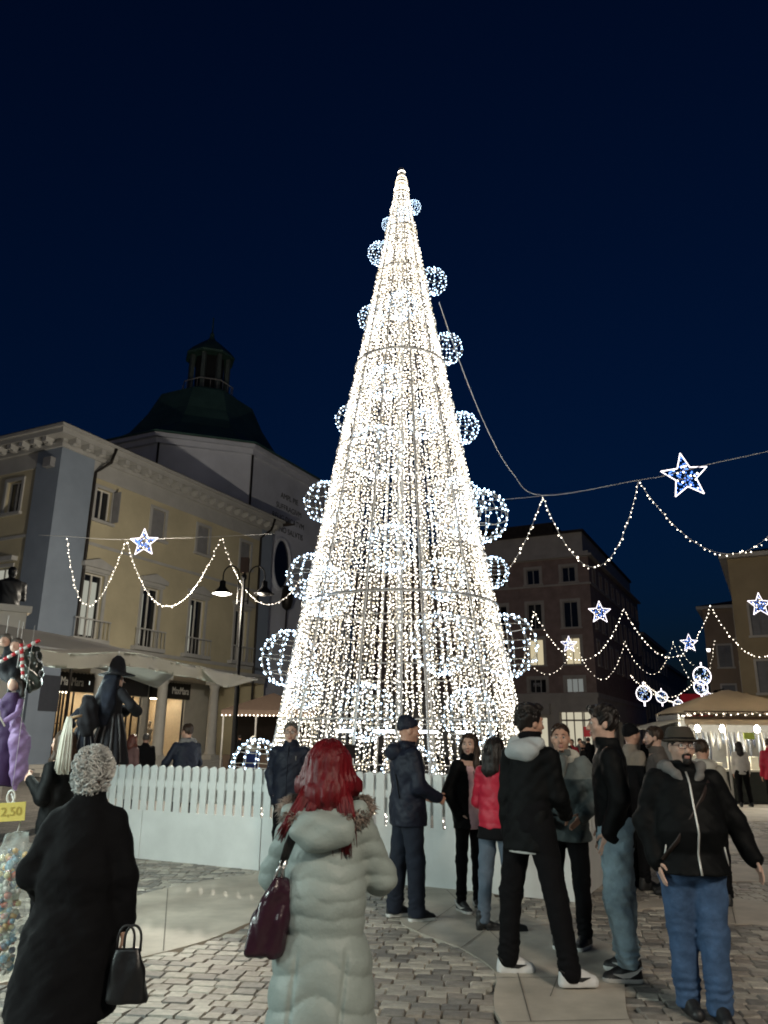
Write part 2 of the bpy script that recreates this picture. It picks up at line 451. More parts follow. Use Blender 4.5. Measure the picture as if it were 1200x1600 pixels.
def window(parent, P, x0, x1, z0, z1, style, depth=.22, sur=.16, sill=True, pane=None, bars=1, smat=None):
    w = MB()
    # surround, proud of the wall
    def bx(a, b, c, d, e, f, mb, mi=0):
        pts = [P(x, y, z) for x in (a, b) for y in (c, d) for z in (e, f)]
        mb.add(pts, [(0,1,3,2),(4,6,7,5),(0,4,5,1),(2,3,7,6),(0,2,6,4),(1,5,7,3)], mi)
    s = sur
    bx(x0-s, x0, -.06, .02, z0, z1+s, w); bx(x1, x1+s, -.06, .02, z0, z1+s, w); bx(x0, x1, -.06, .02, z1, z1+s, w)
    root = w.build('window', smat or M_sur, parent)
    if sill:
        q = MB(); bx(x0-s-.08, x1+s+.08, -.16, .02, z0-.14, z0-.002, q); q.build('sill', smat or M_sur, root)
    if style == 'shut':
        xm = (x0+x1)/2
        for a, b in ((x0, xm-.008), (xm+.008, x1)):
            q = MB(); bx(a, b, .05, .09, z0, z1, q)
            z = z0+.1
            while z < z1-.1:
                bx(a+.07, b-.07, .03, .05, z, z+.06, q); z += .12
            q.build('shutter', M_shut, root)
        return root
    q = MB(); f = .06
    bx(x0, x0+f, depth-.06, depth, z0, z1, q); bx(x1-f, x1, depth-.06, depth, z0, z1, q); bx(x0+f, x1-f, depth-.06, depth, z0, z0+f, q); bx(x0+f, x1-f, depth-.06, depth, z1-f, z1, q)
    for k in range(bars):
        xc = x0+(x1-x0)*(k+1)/(bars+1); bx(xc-f*.6, xc+f*.6, depth-.055, depth-.005, z0+f, z1-f, q)
    q.build('frame', M_frame, root)
    q = MB(); bx(x0, x1, depth+.003, depth+.02, z0, z1, q); q.build('pane', pane or M_glass, root)
    return root
# ================================================================== yellow palazzo with portico
M_yel = mat('yellow_plaster', (.49,.435,.30), .85, var=.16, scale=.45, bump=.08, bscale=20, detail=10)
M_sur = mat('grey_trim', (.40,.395,.385), .7, var=.10, scale=1.2, bump=.06)
M_pil = mat('bluegrey_plaster', (.225,.27,.34), .8, var=.08, scale=.9, bump=.06)
M_roof = mat('dark_tiles', (.05,.04,.035), .9, var=.3, scale=2)
M_pipe = mat('dark_pipe', (.03,.025,.022), .5, metal=.5, var=.1)
M_col = mat('pale_column', (.52,.5,.46), .6, var=.08, scale=2, bump=.05)
M_shopin = mat('shop_cream', (.62,.52,.38), .6, var=.08)
M_sign = mat('black_sign', (.018,.018,.02), .35, var=0)
M_letter = mat('white_letters', (.75,.75,.73), .5, var=0)
pal = empty('palazzo', (-14.78,33,0), RZ, 'yellow palazzo with grey corner pier, modillion cornice and columned portico', 'building')
PL = 16.9
Pst = lambda x, d, z: (x, d, z)          # street side, outward is -y
Pln = lambda s, d, z: (d, s, z)          # side towards us, outward is -x
wins = [2.75,6.55,10.2,14.2]
h_top = [(x-.5,x+.5,11.5,13.05) for x in wins]; h_mid = [(x-.62,x+.62,5.9,8.9) for x in wins]
hl_top = [(s-.5,s+.5,11.5,13.05) for s in (2.85,6.6,10.3)]; hl_mid = [(s-.62,s+.62,5.9,8.9) for s in (2.85,6.6,10.3)]
w = MB()
wall_holes(w, Pst, 1.9, PL, 5.25, 14.3, h_top+h_mid)
wall_holes(w, Pln, 1.5, 12, 5.25, 14.3, hl_top+hl_mid)
w.add([(PL,0,0),(PL,12,0),(PL,12,14.3),(PL,0,14.3)], [(0,1,2,3)])
w.bb(.3, PL-.1, 11.7, 12, 0, 14.3)
w.build('wall', M_yel, pal)
q = MB(); q.bb(-.06,1.9,-.06,1.5,4.9,14.3); q.bb(-.06,1.45,-.06,1.5,.0,4.9); q.build('corner_pier', M_pil, pal)
q = MB(); q.bb(15.75,PL+.02,-.05,.05,5.25,14.3); q.build('end_pilaster', M_pil, pal)
q = MB(); q.bb(-.05,.1,1.5,12,0,5.25); q.build('side_wall', M_pil, pal)
q = MB(); q.bb(.5,1.5,-.09,-.063,2.6,4.1); q.build('dark_panel', mat('bluegrey_panel', (.05,.055,.07), .5, var=.1), pal)
# entablature over the portico, string course, cornice
q = MB(); q.bb(1.9,PL,-.08,.75,4.75,5.25); q.bb(1.9,PL,-.2,-.08,5.1,5.27); q.build('architrave', M_sur, pal)
q = MB(); q.bb(1.9,PL,-.05,0,5.5,5.68); q.bb(1.9,PL,-.05,0,10.2,10.34); q.bb(-.05,0,1.5,12,10.2,10.34); q.bb(1.9,PL,-.04,0,13.5,14.3); q.bb(-.04,0,1.5,12,13.5,14.3); q.build('string_course', M_sur, pal)
q = MB(); q.bb(-.62,PL+.3,-.62,.2,14.75,15.0); q.bb(-.75,PL+.4,-.75,.2,15.0,15.15); q.bb(-.18,PL+.1,-.18,.2,14.3,14.5)
q.bb(-.62,.2,.2,12,14.75,15.0); q.bb(-.75,.2,.2,12,15.0,15.15); q.bb(-.18,.2,.2,12,14.3,14.5); q.bb(-.02,PL,-.02,.2,14.5,14.75); q.bb(-.02,.2,.2,12,14.5,14.75); q.build('cornice', M_sur, pal)
mo = MB(); mo.bb(-.13,.13,-.55,0,-.12,.12); mo.bb(-.13,.13,-.4,0,-.2,-.12); mo_me = mo.mesh('modillion', M_sur)
for i in range(22): o = obj('modillion', mo_me, pal); o.location = (.35+i*.78,-.02,14.62)
for i in range(12): o = obj('modillion', mo_me, pal); o.location = (-.02,.6+i*.78,14.62); o.rotation_euler = (0,0,-math.pi/2)
q = MB(); q.add([(-.8,-.8,15.15),(PL+1.5,-.8,15.15),(PL+1.5,12,15.15),(-.8,12,15.15),(4,6,17.2),(PL-2,6,17.2)], [(0,1,5,4),(1,2,5),(2,3,4,5),(3,0,4)]); q.build('roof', M_roof, pal)
# windows
for i, h in enumerate(h_top): window(pal, Pst, *h, 'open' if i == 0 else 'shut')
for h in hl_top: window(pal, Pln, *h, 'open')
# half open shutter leaf of the first window
q = MB(); q.bb(3.28,3.33,-.52,-.08,11.5,13.05); q.build('shutter', M_shut, pal)
for i, h in enumerate(h_mid):
    wd = window(pal, Pst, *h, 'open', pane=M_glass, sill=False, bars=1)
    # lit gap between the curtains
    cx_ = (h[0]+h[1])/2
    if i != 3:
        wl_ = (.30,.08,.14)[i]; q = MB(); q.bb(cx_-.42, cx_-.42+wl_, .17, .185, h[2]+.15, h[3]-.35); 
        if i == 0: q.bb(cx_+.05, cx_+.35, .17,.185, h[2]+.15, h[3]-.35)
        q.build('lit_curtain_gap', G_room2, wd)
    q = MB(); q.bb(h[0]-.3,h[1]+.3,-.3,0,9.15,9.35); q.bb(h[0]-.2,h[1]+.2,-.16,0,8.98,9.15); q.add([(h[0]-.3,-.28,9.35),(h[1]+.3,-.28,9.35),(cx_,-.28,9.62),(h[0]-.3,0,9.35),(h[1]+.3,0,9.35),(cx_,0,9.62)], [(0,1,2),(0,2,5,3),(1,4,5,2)]); q.build('pediment', M_sur, wd)
    q = MB(); q.bb(h[0]-.45,h[1]+.45,-.32,0,5.69,5.88)
    for k in range(9): q.tube([(h[0]-.4+k*(h[1]-h[0]+.8)/8,-.28,5.88),(h[0]-.4+k*(h[1]-h[0]+.8)/8,-.28,6.7)], .02, 5)
    q.bb(h[0]-.45,h[1]+.45,-.31,-.25,6.7,6.76); q.build('balcony', M_sur, wd)
for i, h in enumerate(hl_mid):
    wd = window(pal, Pln, *h, 'open', pane=G_room2 if i == 0 else M_glass)
    q = MB(); q.bb(-.3,0,h[0]-.3,h[1]+.3,9.15,9.35); q.build('pediment', M_sur, wd)
# drainpipes
for x in (1.98,15.6):
    q = MB(); q.tube([(x+.55,-.7,15.0),(x+.5,-.5,14.3),(x,-.1,13.7),(x,-.1,5.6),(x,-.1,.0)], .075, 8); q.build('drainpipe', M_pipe, pal)
q = MB(); q.bb(-.35,-.08,.25,.75,13.35,13.8); q.build('floodlight_box', mat('lamp_box', (.25,.25,.26), .4), pal)
# portico: floor, columns, ceiling, shops
q = MB(); q.bb(.2,PL,-.35,4,.0,.45); q.bb(.2,PL,-.7,-.35,.0,.3); q.bb(.2,PL,-1.05,-.7,.0,.15); q.build('steps', M_col, pal)
q = MB(); q.bb(1.5,PL,.75,4,4.78,4.9); q.build('portico_ceiling', M_col, pal)
cm = MB(); cm.bb(-.36,.36,-.36,.36,0,.22); cm.lathe([(.33,.22),(.34,.3),(.29,.36),(.285,1.2),(.25,3.75),(.29,3.82),(.29,3.9),(.33,3.98)], 18); cm.bb(-.35,.35,-.35,.35,3.98,4.3); cme = cm.mesh('column', M_col)
for x in (4.2,8.45,12.65): o = obj('column', cme, pal); o.location = (x,.38,.45)
# shop wall at y = 4 with windows
shops = [(4.6,7.6,.5,3.75),(8.9,10.9,.5,3.75),(11.5,14.5,.5,3.75)]
q = MB(); wall_holes(q, lambda x, d, z: (x,4+d,z), 1.9, PL, .45, 5.25, shops, .25); q.build('shop_wall', M_col, pal)
for k, (a, b, c_, d_) in enumerate(shops):
    q = MB(); q.add([(a-.3,4.3,.45),(b+.3,4.3,.45),(b+.3,7,.45),(a-.3,7,.45),(a-.3,4.3,3.9),(b+.3,4.3,3.9),(b+.3,7,3.9),(a-.3,7,3.9)], [(0,1,2,3),(4,5,6,7),(2,3,7,6),(0,3,7,4),(1,2,6,5)])
    room = q.build('shop_room', M_shopin, pal)
    q = MB(); q.bb(a,b,4.9,5.1,3.82,3.88); q.bb(a,b,6.2,6.4,3.82,3.88); q.build('ceiling_light', glow('shop_light', (1,.86,.62), 13.0), room)
    q = MB()
    for s in range(5): q.bb(a+.2+s*.55,a+.62+s*.55,6.5,6.95,.5,1.2+.4*(s%3)); 
    q.bb(a,b,6.6,6.98,2.2,2.25); q.bb(a+.6,a+.66,5.6,6.9,.45,3.0); q.build('display_shelf', mat('brown_wood', (.22,.13,.07), .5), room)
    q = MB(); q.bb(a,a+.07,4.1,4.17,.5,3.75); q.bb(b-.07,b,4.1,4.17,.5,3.75); q.bb((a+b)/2-.04,(a+b)/2+.04,4.1,4.17,.5,3.75)
    if k == 0:
        for j in range(4): q.bb(a+.25+j*.2,a+.33+j*.2,4.1,4.17,.5,3.75)
    q.build('shop_frame', M_sign, pal)
    sg = MB(); sg.bb(a-.15,b+.15,3.78,3.96,3.76,4.75); sgo = sg.build('shop_sign', M_sign, pal)
    # scalloped blind above the sign
    vl = MB(); n = 14
    pts = [(a-.2,4.98)]
    for j in range(n*4+1):
        pts.append((a-.2+(b-a+.4)*j/(n*4), 4.72-.07*abs(math.sin(j/4*math.pi))))
    pts.append((b+.2,4.98)); kk = len(pts)
    vl.add([(x,3.68,z) for x, z in pts]+[(x,3.71,z) for x, z in pts], [tuple(range(kk)), tuple(range(2*kk-1,kk-1,-1))]+[(i,(i+1)%kk,(i+1)%kk+kk,i+kk) for i in range(kk)])
    vl.build('scalloped_blind', mat('cream_blind', (.5,.47,.42), .8), pal)
    if k in (0,2): text_mesh('lettering', 'MaxMara', .60, .01, M_letter, sgo, (a+1.0+(0 if k == 0 else 1.25),3.765,4.22), (math.pi/2,0,0), .66)
# mannequin in a shop window
q = MB(); q.lathe([(.02,0),(.16,.02),(.03,.06),(.03,.75),(.14,.8),(.2,1.0),(.15,1.2),(.22,1.45),(.2,1.55),(.06,1.62),(.055,1.7),(.1,1.78),(.1,1.92),(.05,2.0)], 12, (12.6,4.9,.5)); q.build('mannequin', mat('pale_cloth', (.6,.55,.5), .8), pal)

# ================================================================== church with octagonal dome
M_chw = mat('church_plaster', (.56,.58,.66), .85, var=.12, scale=.5, bump=.06)
M_cop = mat('green_copper', (.055,.12,.10), .6, var=.25, scale=.8, metal=.2)
ch = empty('church', (-14.78,33,0), RZ, 'white octagonal church with green copper dome and lantern behind the palazzo', 'church')
OV = [(25.3,1),(15.5,1),(11.3,5.2),(11.3,13.4),(15.5,17.6),(25.3,17.6),(29.5,13.4),(29.5,5.2)]; OC = (20.4,9.3)
q = MB(); q.prism(OV, 14.4, 19.4); q.bb(17.0,29.5,1.0,17,0,14.4); q.build('wall', M_chw, ch)
def scaled(k): return [(OC[0]+(x-OC[0])*k, OC[1]+(y-OC[1])*k) for x, y in OV]
q = MB(); q.prism(scaled(1.03), 19.4, 19.75); q.prism(scaled(1.06), 19.75, 20.0); q.build('cornice', M_chw, ch)
q = MB(); levels = [(1.07,20.0),(1.07,20.12),(.80,21.1),(.58,22.7),(.46,24.5),(.37,26.4)]
for (k0, z0), (k1, z1) in zip(levels, levels[1:]):
    a, b = scaled(k0), scaled(k1)
    for i in range(8):
        j = (i+1) % 8; q.add([(*a[i],z0),(*a[j],z0),(*b[j],z1),(*b[i],z1)], [(0,1,2,3)])
q.build('dome', M_cop, ch)
LZ = lambda z: 26.2+(z-27.0)*.86
q = MB(); q.lathe([(2.6,26.2),(2.6,LZ(27.5)),(2.3,LZ(27.6)),(2.3,LZ(28.1)),(1.8,LZ(28.2))], 8, (*OC,0), smooth=False, a0=math.pi/8); q.build('lantern_base', M_cop, ch)
for i in range(8):
    a = math.pi/8+i*math.pi/4
    q = MB(); q.box((OC[0]+1.5*math.cos(a), OC[1]+1.5*math.sin(a), LZ(30.0)), (.3,.3,3.4), rot=Matrix.Rotation(a,3,'Z')); q.build('lantern_pillar', mat('lantern_stone', (.10,.13,.125), .8), ch)
q = MB(); q.lathe([(1.15,LZ(28.1)),(1.15,LZ(31.9))], 8, (*OC,0), smooth=False, a0=math.pi/8); q.build('lantern_core', mat('dark_void', (.012,.014,.016), .8, var=0), ch)
q = MB(); q.tube([(OC[0]+2.0*math.cos(i*math.pi/4+math.pi/8), OC[1]+2.0*math.sin(i*math.pi/4+math.pi/8), LZ(29.1)) for i in range(8)], .045, 5, closed=True)
for i in range(24):
    a = i*math.pi/12; q.tube([(OC[0]+1.95*math.cos(a), OC[1]+1.95*math.sin(a), LZ(28.2)),(OC[0]+1.95*math.cos(a), OC[1]+1.95*math.sin(a), LZ(29.1))], .025, 4)
q.build('lantern_railing', M_sur, ch)
q = MB(); q.lathe([(r_*.93, LZ(z_)) for r_, z_ in [(2.1,31.9),(2.15,32.1),(1.7,32.7),(.9,33.5),(.35,34.0),(.2,34.3),(.2,34.6),(.06,34.9),(.05,36.4)]], 8, (*OC,0), smooth=False, a0=math.pi/8); q.build('lantern_cap', M_cop, ch)
q = MB(); q.tube([(19.4,.97,12.9+1.9*math.sin(t)) if False else (19.5+1.05*math.cos(t),.94,12.9+1.75*math.sin(t)) for t in [2*math.pi*i/32 for i in range(32)]], .14, 6, closed=True); q.build('oculus_frame', M_chw, ch)
q = MB(); pts = [(19.5+1.0*math.cos(2*math.pi*i/32), .96, 12.9+1.7*math.sin(2*math.pi*i/32)) for i in range(32)]; q.add(pts, [tuple(range(32))]); q.build('oculus', M_glass, ch)
M_insc = mat('dark_inscription', (.02,.02,.022), .8, var=0)
for i, (t_, s_) in enumerate((('AMPL PIE', .56),('SUFFRAGIVM', .56),('RELIG DICATVM', .56),('ANNO SALVTIS', .56))):
    ins = text_mesh('inscription', t_, s_, .004, M_insc, ch, (20.2,.975,17.7-i*.8), (math.pi/2,0,0), 1.0); ins['kind'] = 'stuff'
q = MB(); q.bb(16.6,18.4,.9,.98,15.35,15.7); q.build('plaque', M_insc, ch)
q = MB(); q.tube([(15.55,.9,19.4),(15.55,.9,0)], .07, 6); q.tube([(11.2,5.0,19.4),(11.2,5.0,0)], .07, 6); q.build('drainpipe', M_pipe, ch)
q = MB(); q.lathe([(.1,11.35),(.34,11.2),(.42,10.4),(.3,9.9),(.1,9.75)], 8, (19.6,.4,0)); q.tube([(19.6,.4,9.8),(19.7,.5,8.4),(20.1,.7,7.6)], .05, 5); q.tube([(19.6,.4,11.3),(19.6,.95,11.4)], .06, 5); q.build('wall_lantern', M_pipe, ch)

# ================================================================== brown corner building
M_brn = mat('brown_brick', (.38,.28,.245), .85, var=.2, scale=1.2, bump=.1, bscale=30)
M_brs = mat('brown_stone', (.60,.56,.50), .8, var=.12, scale=.8)
M_beige = mat('beige_render', (.36,.31,.26), .85, var=.12, scale=.6)
bc = empty('corner_building', (19.93,73,0), RZ, 'brown four storey corner building with pale window frames behind the tree', 'building')
PF = lambda s, d, z: (d, s, z)
PS = lambda x, d, z: (x, d, z)
q = MB()
fw = [(2.0,.85),(5.55,.85),(9.1,.85),(12.6,.85)]
holes = []
for s, h in fw: holes += [(s-.65,s+.65,16.55,18.05),(s-.7,s+.7,12.1,14.6),(s-.7,s+.7,8.6,11.1),(s-.8,s+.8,6.0,7.3)]
wall_holes(q, PF, 0, 26, 5.85, 18.9, holes)
sh = []
for k in range(9): sh += [(1.6+k*3.3,2.8+k*3.3,16.5,18.0),(1.6+k*3.3,2.8+k*3.3,12.1,14.4),(1.6+k*3.3,2.8+k*3.3,8.6,10.9)]
wall_holes(q, PS, 0, 30, 5.85, 18.9, sh)
q.build('wall', M_brn, bc)
q = MB(); q.bb(-.05,29.9,-.05,25.9,18.9,19.5); q.bb(.6,29.0,.6,25,19.5,21.6); q.bb(-.12,0,0,26,16.2,16.38); q.bb(0,30,-.12,0,16.2,16.38); q.bb(-.1,0,0,26,5.5,5.95); q.bb(0,30,-.1,0,5.5,5.95); q.bb(-.4,30.3,-.4,26,18.95,19.15); q.build('stone_bands', M_brs, bc)
q = MB(); q.bb(3,9,4,12,21.6,23.6); q.bb(.4,29.2,.4,25.2,21.6,21.85); q.build('roof', M_roof, bc)
q = MB(); 
wall_holes(q, PF, 0, 26, 0, 5.5, [(.7,3.6,.2,4.2),(4.8,8.5,.2,3.7),(9.6,13,.2,3.7)], .4)
wall_holes(q, PS, 0, 30, 0, 5.5, [(1.5+k*4,4.2+k*4,.2,3.6) for k in range(7)], .4)
q.build('ground_floor', M_brs, bc)
lit = {(0,2): G_room, (1,2): G_room, (0,3): glow('dim_room', (.8,.85,.8), .22), (0,0): M_glass}
for i, (s, _) in enumerate(fw):
    for j, (hw, a, b) in enumerate(((.65,16.55,18.05),(.7,12.1,14.6),(.7,8.6,11.1),(.8,6.0,7.3))):
        window(bc, PF, s-hw, s+hw, a, b, 'open', sur=.28, pane=lit.get((i, j), M_glass), bars=1 if j != 3 else 2, smat=M_brs, sill=j != 3)
for h in sh: window(bc, PS, *h, 'open', sur=.22, smat=M_brs)
q = MB(); q.bb(.5,.62,.7,3.6,.2,4.2); q.bb(.5,.62,4.8,8.5,.2,3.7); q.build('shop_glass', glow('shop_glow', (1,.92,.68), .55), bc)
q = MB(); 
for s in (.7,1.35,1.5,2.3,3.0,3.5): q.bb(.36,.46,s,s+.1,.2,4.2)
q.bb(.36,.46,.7,3.6,3.4,3.55); q.build('shop_frame', M_brs, bc)
q = MB(); q.bb(.28,.33,.9,1.5,2.0,2.9); q.build('red_notice', mat('red_notice', (.6,.03,.04), .5, emit=(1,.1,.1), estr=.15), bc)
q = MB(); q.bb(-.55,0,4.4,9,4.0,5.0); q.build('shop_canopy', M_brs, bc)
text_mesh('shop_letters', 'PRIMIGI', .5, .01, M_letter, bc, (-.08,5.55,6.75), (math.pi/2,0,-math.pi/2), .5)

# ---- buildings along the lane
def lane_house(loc, rz, L, D, H, label, m, nfl, step=3.2, roofm=None, ww=1.0, lit_p=.0):
    b = empty('lane_house', loc, rz, label, 'building', 'houses along the lane')
    q = MB(); hs = []
    for k in range(int((L-1.5)/step)+1):
        for f in range(nfl):
            z = 4.6+f*3.4
            if z+2 < H: hs.append((1.0+k*step, 1.0+k*step+ww, z, z+1.8))
    hf = []
    for k in range(int((D-1.5)/step)+1):
        for f in range(nfl):
            z = 4.6+f*3.4
            if z+2 < H: hf.append((1.0+k*step, 1.0+k*step+ww, z, z+1.8))
    wall_holes(q, PS, 0, L, 0, H, hs); wall_holes(q, PF, 0, D, 0, H, hf)
    q.bb(.35,L,D-.3,D,0,H); q.add([(L,0,0),(L,D,0),(L,D,H),(L,0,H)], [(0,1,2,3)]); q.build('wall', m, b)
    q = MB(); q.bb(-.4,L+.2,-.4,D+.2,H,H+.3); q.build('eaves', M_brs, b)
    q = MB(); q.add([(-.5,-.5,H+.3),(L+.3,-.5,H+.3),(L+.3,D+.3,H+.3),(-.5,D+.3,H+.3),(D*.4,D/2,H+2),(L-D*.3,D/2,H+2)], [(0,1,5,4),(1,2,5),(2,3,4,5),(3,0,4)]); q.build('roof', M_roof, b)
    for h in hs: window(b, PS, *h, 'open' if random.random() < .5 else 'shut', sur=.15, smat=M_brs)
    for h in hf: window(b, PF, *h, 'open' if random.random() < .5 else 'shut', sur=.15, smat=M_brs)
    q = MB(); q.bb(-.03,0,0,D,3.6,3.9); q.bb(0,L,-.03,0,3.6,3.9); q.build('string_course', M_brs, b)
    return b
E0 = Vector((19.93,73,0))+AX*31
lane_house(E0, RZ, 24, 14, 15.0, 'grey brown lane house next to the brown corner building', M_beige, 3)
lane_house(E0+AX*25, RZ, 30, 14, 13, 'darkest lane house farthest down the lane', M_brn, 3)
# right hand side: mirrored local frame is not needed, the lane side faces local +y
def right_house(p, az, L, D, H, label, m, nfl, step=3.0):
    a = math.radians(az); ax = Vector((math.sin(a), math.cos(a), 0)); rz = math.pi/2-a
    b = empty('lane_house', p, rz, label, 'building', 'houses along the lane')
    Pn = lambda s, d, z: (d, -s, z)      # end wall towards the square, going right
    Pl = lambda x, d, z: (x, -d, z)      # lane side, outward is +y
    hs, hf = [], []
    for f in range(nfl):
        z = 4.4+f*3.3
        if z+2 > H: continue
        for k in range(int((L-1)/step)): hs.append((.9+k*step,1.9+k*step,z,z+1.8))
        for k in range(int((D-1)/step)): hf.append((.9+k*step,1.9+k*step,z,z+1.8))
    q = MB(); wall_holes(q, Pl, 0, L, 0, H, hs); wall_holes(q, Pn, 0, D, 0, H, hf); q.bb(.4,L,-D,-D+.3,0,H); q.add([(L,0,0),(L,-D,0),(L,-D,H),(L,0,H)], [(0,1,2,3)]); q.build('wall', m, b)
    q = MB(); q.bb(-.45,L+.3,-D-.3,.45,H,H+.25); q.build('eaves', M_brs, b)
    q = MB(); q.add([(-.5,.5,H+.25),(L+.3,.5,H+.25),(L+.3,-D-.3,H+.25),(-.5,-D-.3,H+.25),(D*.3,-D/2,H+1.8),(L-D*.3,-D/2,H+1.8)], [(0,1,5,4),(1,2,5),(2,3,4,5),(3,0,4)]); q.build('roof', M_roof, b)
    for h in hs: window(b, Pl, *h, 'shut', sur=.14, smat=M_brs)
    for h in hf: window(b, Pn, *h, 'shut', sur=.14, smat=M_brs)
    return b
right_house(at(1163,1100,46).to_2d().to_3d(), 26.5, 16, 16, 12.4, 'tall ochre brown house at the right edge behind the market stall', mat('ochre_render', (.42,.33,.20), .85, var=.12, scale=.6), 3)
right_house(at(1113,1100,66).to_2d().to_3d(), 26.5, 26, 14, 12.6, 'lower brown house on the right of the lane behind the ochre house', mat('umber_render', (.36,.27,.19), .85, var=.12, scale=.6), 3)

# ================================================================== street lamp with two bell shades
lp = at(369,1100,25); lamp = empty('street_lamp', (lp.x,25,0), 0, 'black double arm street lamp with one lit bell shade before the palazzo', 'street lamp')
M_iron = mat('black_iron', (.008,.008,.009), .7, var=.1, spec=.15)
q = MB(); q.lathe([(.22,0),(.22,.12),(.13,.2),(.13,.9),(.085,1.0),(.075,3.2),(.06,3.3),(.055,6.6),(.09,6.65),(.09,6.75),(.05,6.8)], 12); q.build('post', M_iron, lamp)
q = MB(); q.bb(-.13,.13,-.1,.1,6.85,7.35); q.tube([(0,0,6.7),(0,0,6.9)], .05, 6); q.build('junction_box', mat('rusty_box', (.06,.035,.025), .7), lamp)
for s in (-1,1):
    q = MB(); path = [(s*.17,0,5.8),(s*.17,0,6.4)]+[(s*(.43-.26*math.cos(t)),0,6.75+.32*math.sin(t)) for t in [math.pi*i/10 for i in range(11)]]+[(s*.69,0,6.5)]
    q.tube(path, .022, 8); q.tube([(0,0,6.3),(s*.17,0,6.3)], .018, 6); q.tube([(0,0,5.9),(s*.17,0,5.9)], .018, 6); q.build('arm', M_iron, lamp)
    q = MB(); q.lathe([(.05,.25),(.1,.22),(.1,.06),(.13,.0),(.3,-.17),(.34,-.19),(.33,-.2),(.12,-.03),(.02,-.02)], 18, (s*.69,0,6.33)); sh_ = q.build('bell_shade', M_iron, lamp)
    q = MB(); q.lathe([(.04,-.04),(.17,-.1),(.22,-.17),(.17,-.235),(.02,-.26)], 14, (s*.69,0,6.33)); q.build('bulb', glow('lamp_bulb', (1,.93,.80), 16) if s < 0 else mat('dead_bulb', (.2,.2,.2), .3), sh_)
point_light('lamp_light', (-.69,0,5.72), 3000, (1,.9,.72), .18, lamp)
# lamp copies added out of view behind the viewer to fill the foreground
def added_fill_lamp(loc, rz, label, k, P, col):
    o = copy_tree(lamp); o.location = loc; o.rotation_euler = (0,0,rz); o.scale = (k,k,k); o['label'] = label
    for ch in list(o.children):
        if ch.type == 'LIGHT':
            ch.data = ch.data.copy(); ch.data.energy = P; ch.data.color = col; ch.data.shadow_soft_size = .5
        for g in ch.children:
            if g.name.startswith('bulb'): g.data = lit_bulb_me
    l2 = point_light('lamp_light', (.69,0,5.95), P, col, .5, o)
    return o
lit_bulb_me = [g for ch in lamp.children for g in ch.children if g.name == 'bulb'][0].data
added_fill_lamp((-5,-6.5,0), .4, 'added double arm fill lamp out of view behind the viewer on the left', 1.35, 430, (.86,1,.95))
added_fill_lamp((5.5,-5,0), -.4, 'added double arm fill lamp out of view behind the viewer on the right', 1.35, 1650, (1,.87,.70))
# ================================================================== garlands and stars
G_gar = glow('garland_led', (1,.88,.70), 9.0)
G_star = glow('star_outline', (1,.92,.97), 3.6)
G_blue = glow('star_blue', (.12,.3,1), 2.6)
M_cable = mat('cable_grey', (.7,.7,.7), .5, var=0)
M_thin = mat('thin_cable', (.25,.25,.26), .5, var=0)
def swag(p, q, sag, n=24):
    out = []
    for i in range(n+1):
        t = i/n; a = p.lerp(q, t); a = a.copy(); a.z -= sag*4*t*(1-t); out.append(a)
    return out
def garland(pts_uv, Y, label, br=.026, space=.16, sag=None, group='light garlands over the square', wr=.006):
    """pts_uv: list of hooks (u, v); swags sag[i] metres between them"""
    ps = [at(u, v, y) for (u, v), y in zip(pts_uv, Y)]
    base = ps[0].copy(); m = MB(); r = random.Random(len(label))
    l = MB()
    for i in range(len(ps)-1):
        path = swag(ps[i]-base, ps[i+1]-base, sag[i], 22)
        m.tube(path, wr, 3, 0, caps=False)
        acc = 0
        for a, b in zip(path, path[1:]):
            d = (b-a).length; t = acc
            while t < d:
                p = a.lerp(b, t/d)
                l.octa((p.x+r.uniform(-.03,.03), p.y+r.uniform(-.03,.03), p.z-r.uniform(-.02,.05)), br*.72*r.uniform(.7,1.25)*(1 if r.random() > .06 else 1.5), 0)
                t += space*r.uniform(.7,1.3)
            acc = t-d
    o = empty('light_garland', base, 0, label, 'light garland', group)
    m.build('wire', M_cable, o); tag(l.build('led_lights', G_gar, o), kind='stuff')
    return o
def star(u, v, rpx, Y, label, tilt=0, bn=90, tube=.016):
    c = at(u, v, Y); R = rpx/FPX*Y*1.02
    o = empty('light_star', c, 0, label, 'star light', 'star lights over the square')
    pts = []
    for i in range(10):
        a = math.pi/2+i*math.pi/5+tilt; r = R if i % 2 == 0 else R*.44
        pts.append(Vector((r*math.cos(a), 0, r*math.sin(a))))
    m = MB()
    for i in range(10): m.tube([pts[i], pts[(i+1)%10]], max(tube*.6, R*.018), 6)
    m.build('outline', G_star, o)
    l = MB(); rr = random.Random(int(u)); k = 0
    while k < bn:
        t = rr.randrange(10); a, b = rr.random(), rr.random()
        if a+b > 1: a, b = 1-a, 1-b
        p = pts[t]*a*.9+pts[(t+1)%10]*b*.9
        l.octa((p.x, rr.uniform(-.04,.04), p.z), max(.02, R*.032), 0 if rr.random() < .75 else 1); k += 1
    tag(l.build('blue_lights', [G_blue, G_gar], o), kind='stuff')
    m = MB(); m.tube([Vector((-R*.3,.03,-R*.1)),Vector((R*.3,.03,-R*.1))], .012, 5); m.tube([Vector((0,.03,-R*.3)),Vector((0,.03,R*.5))], .012, 5); m.build('bracket', M_thin, o)
    return o
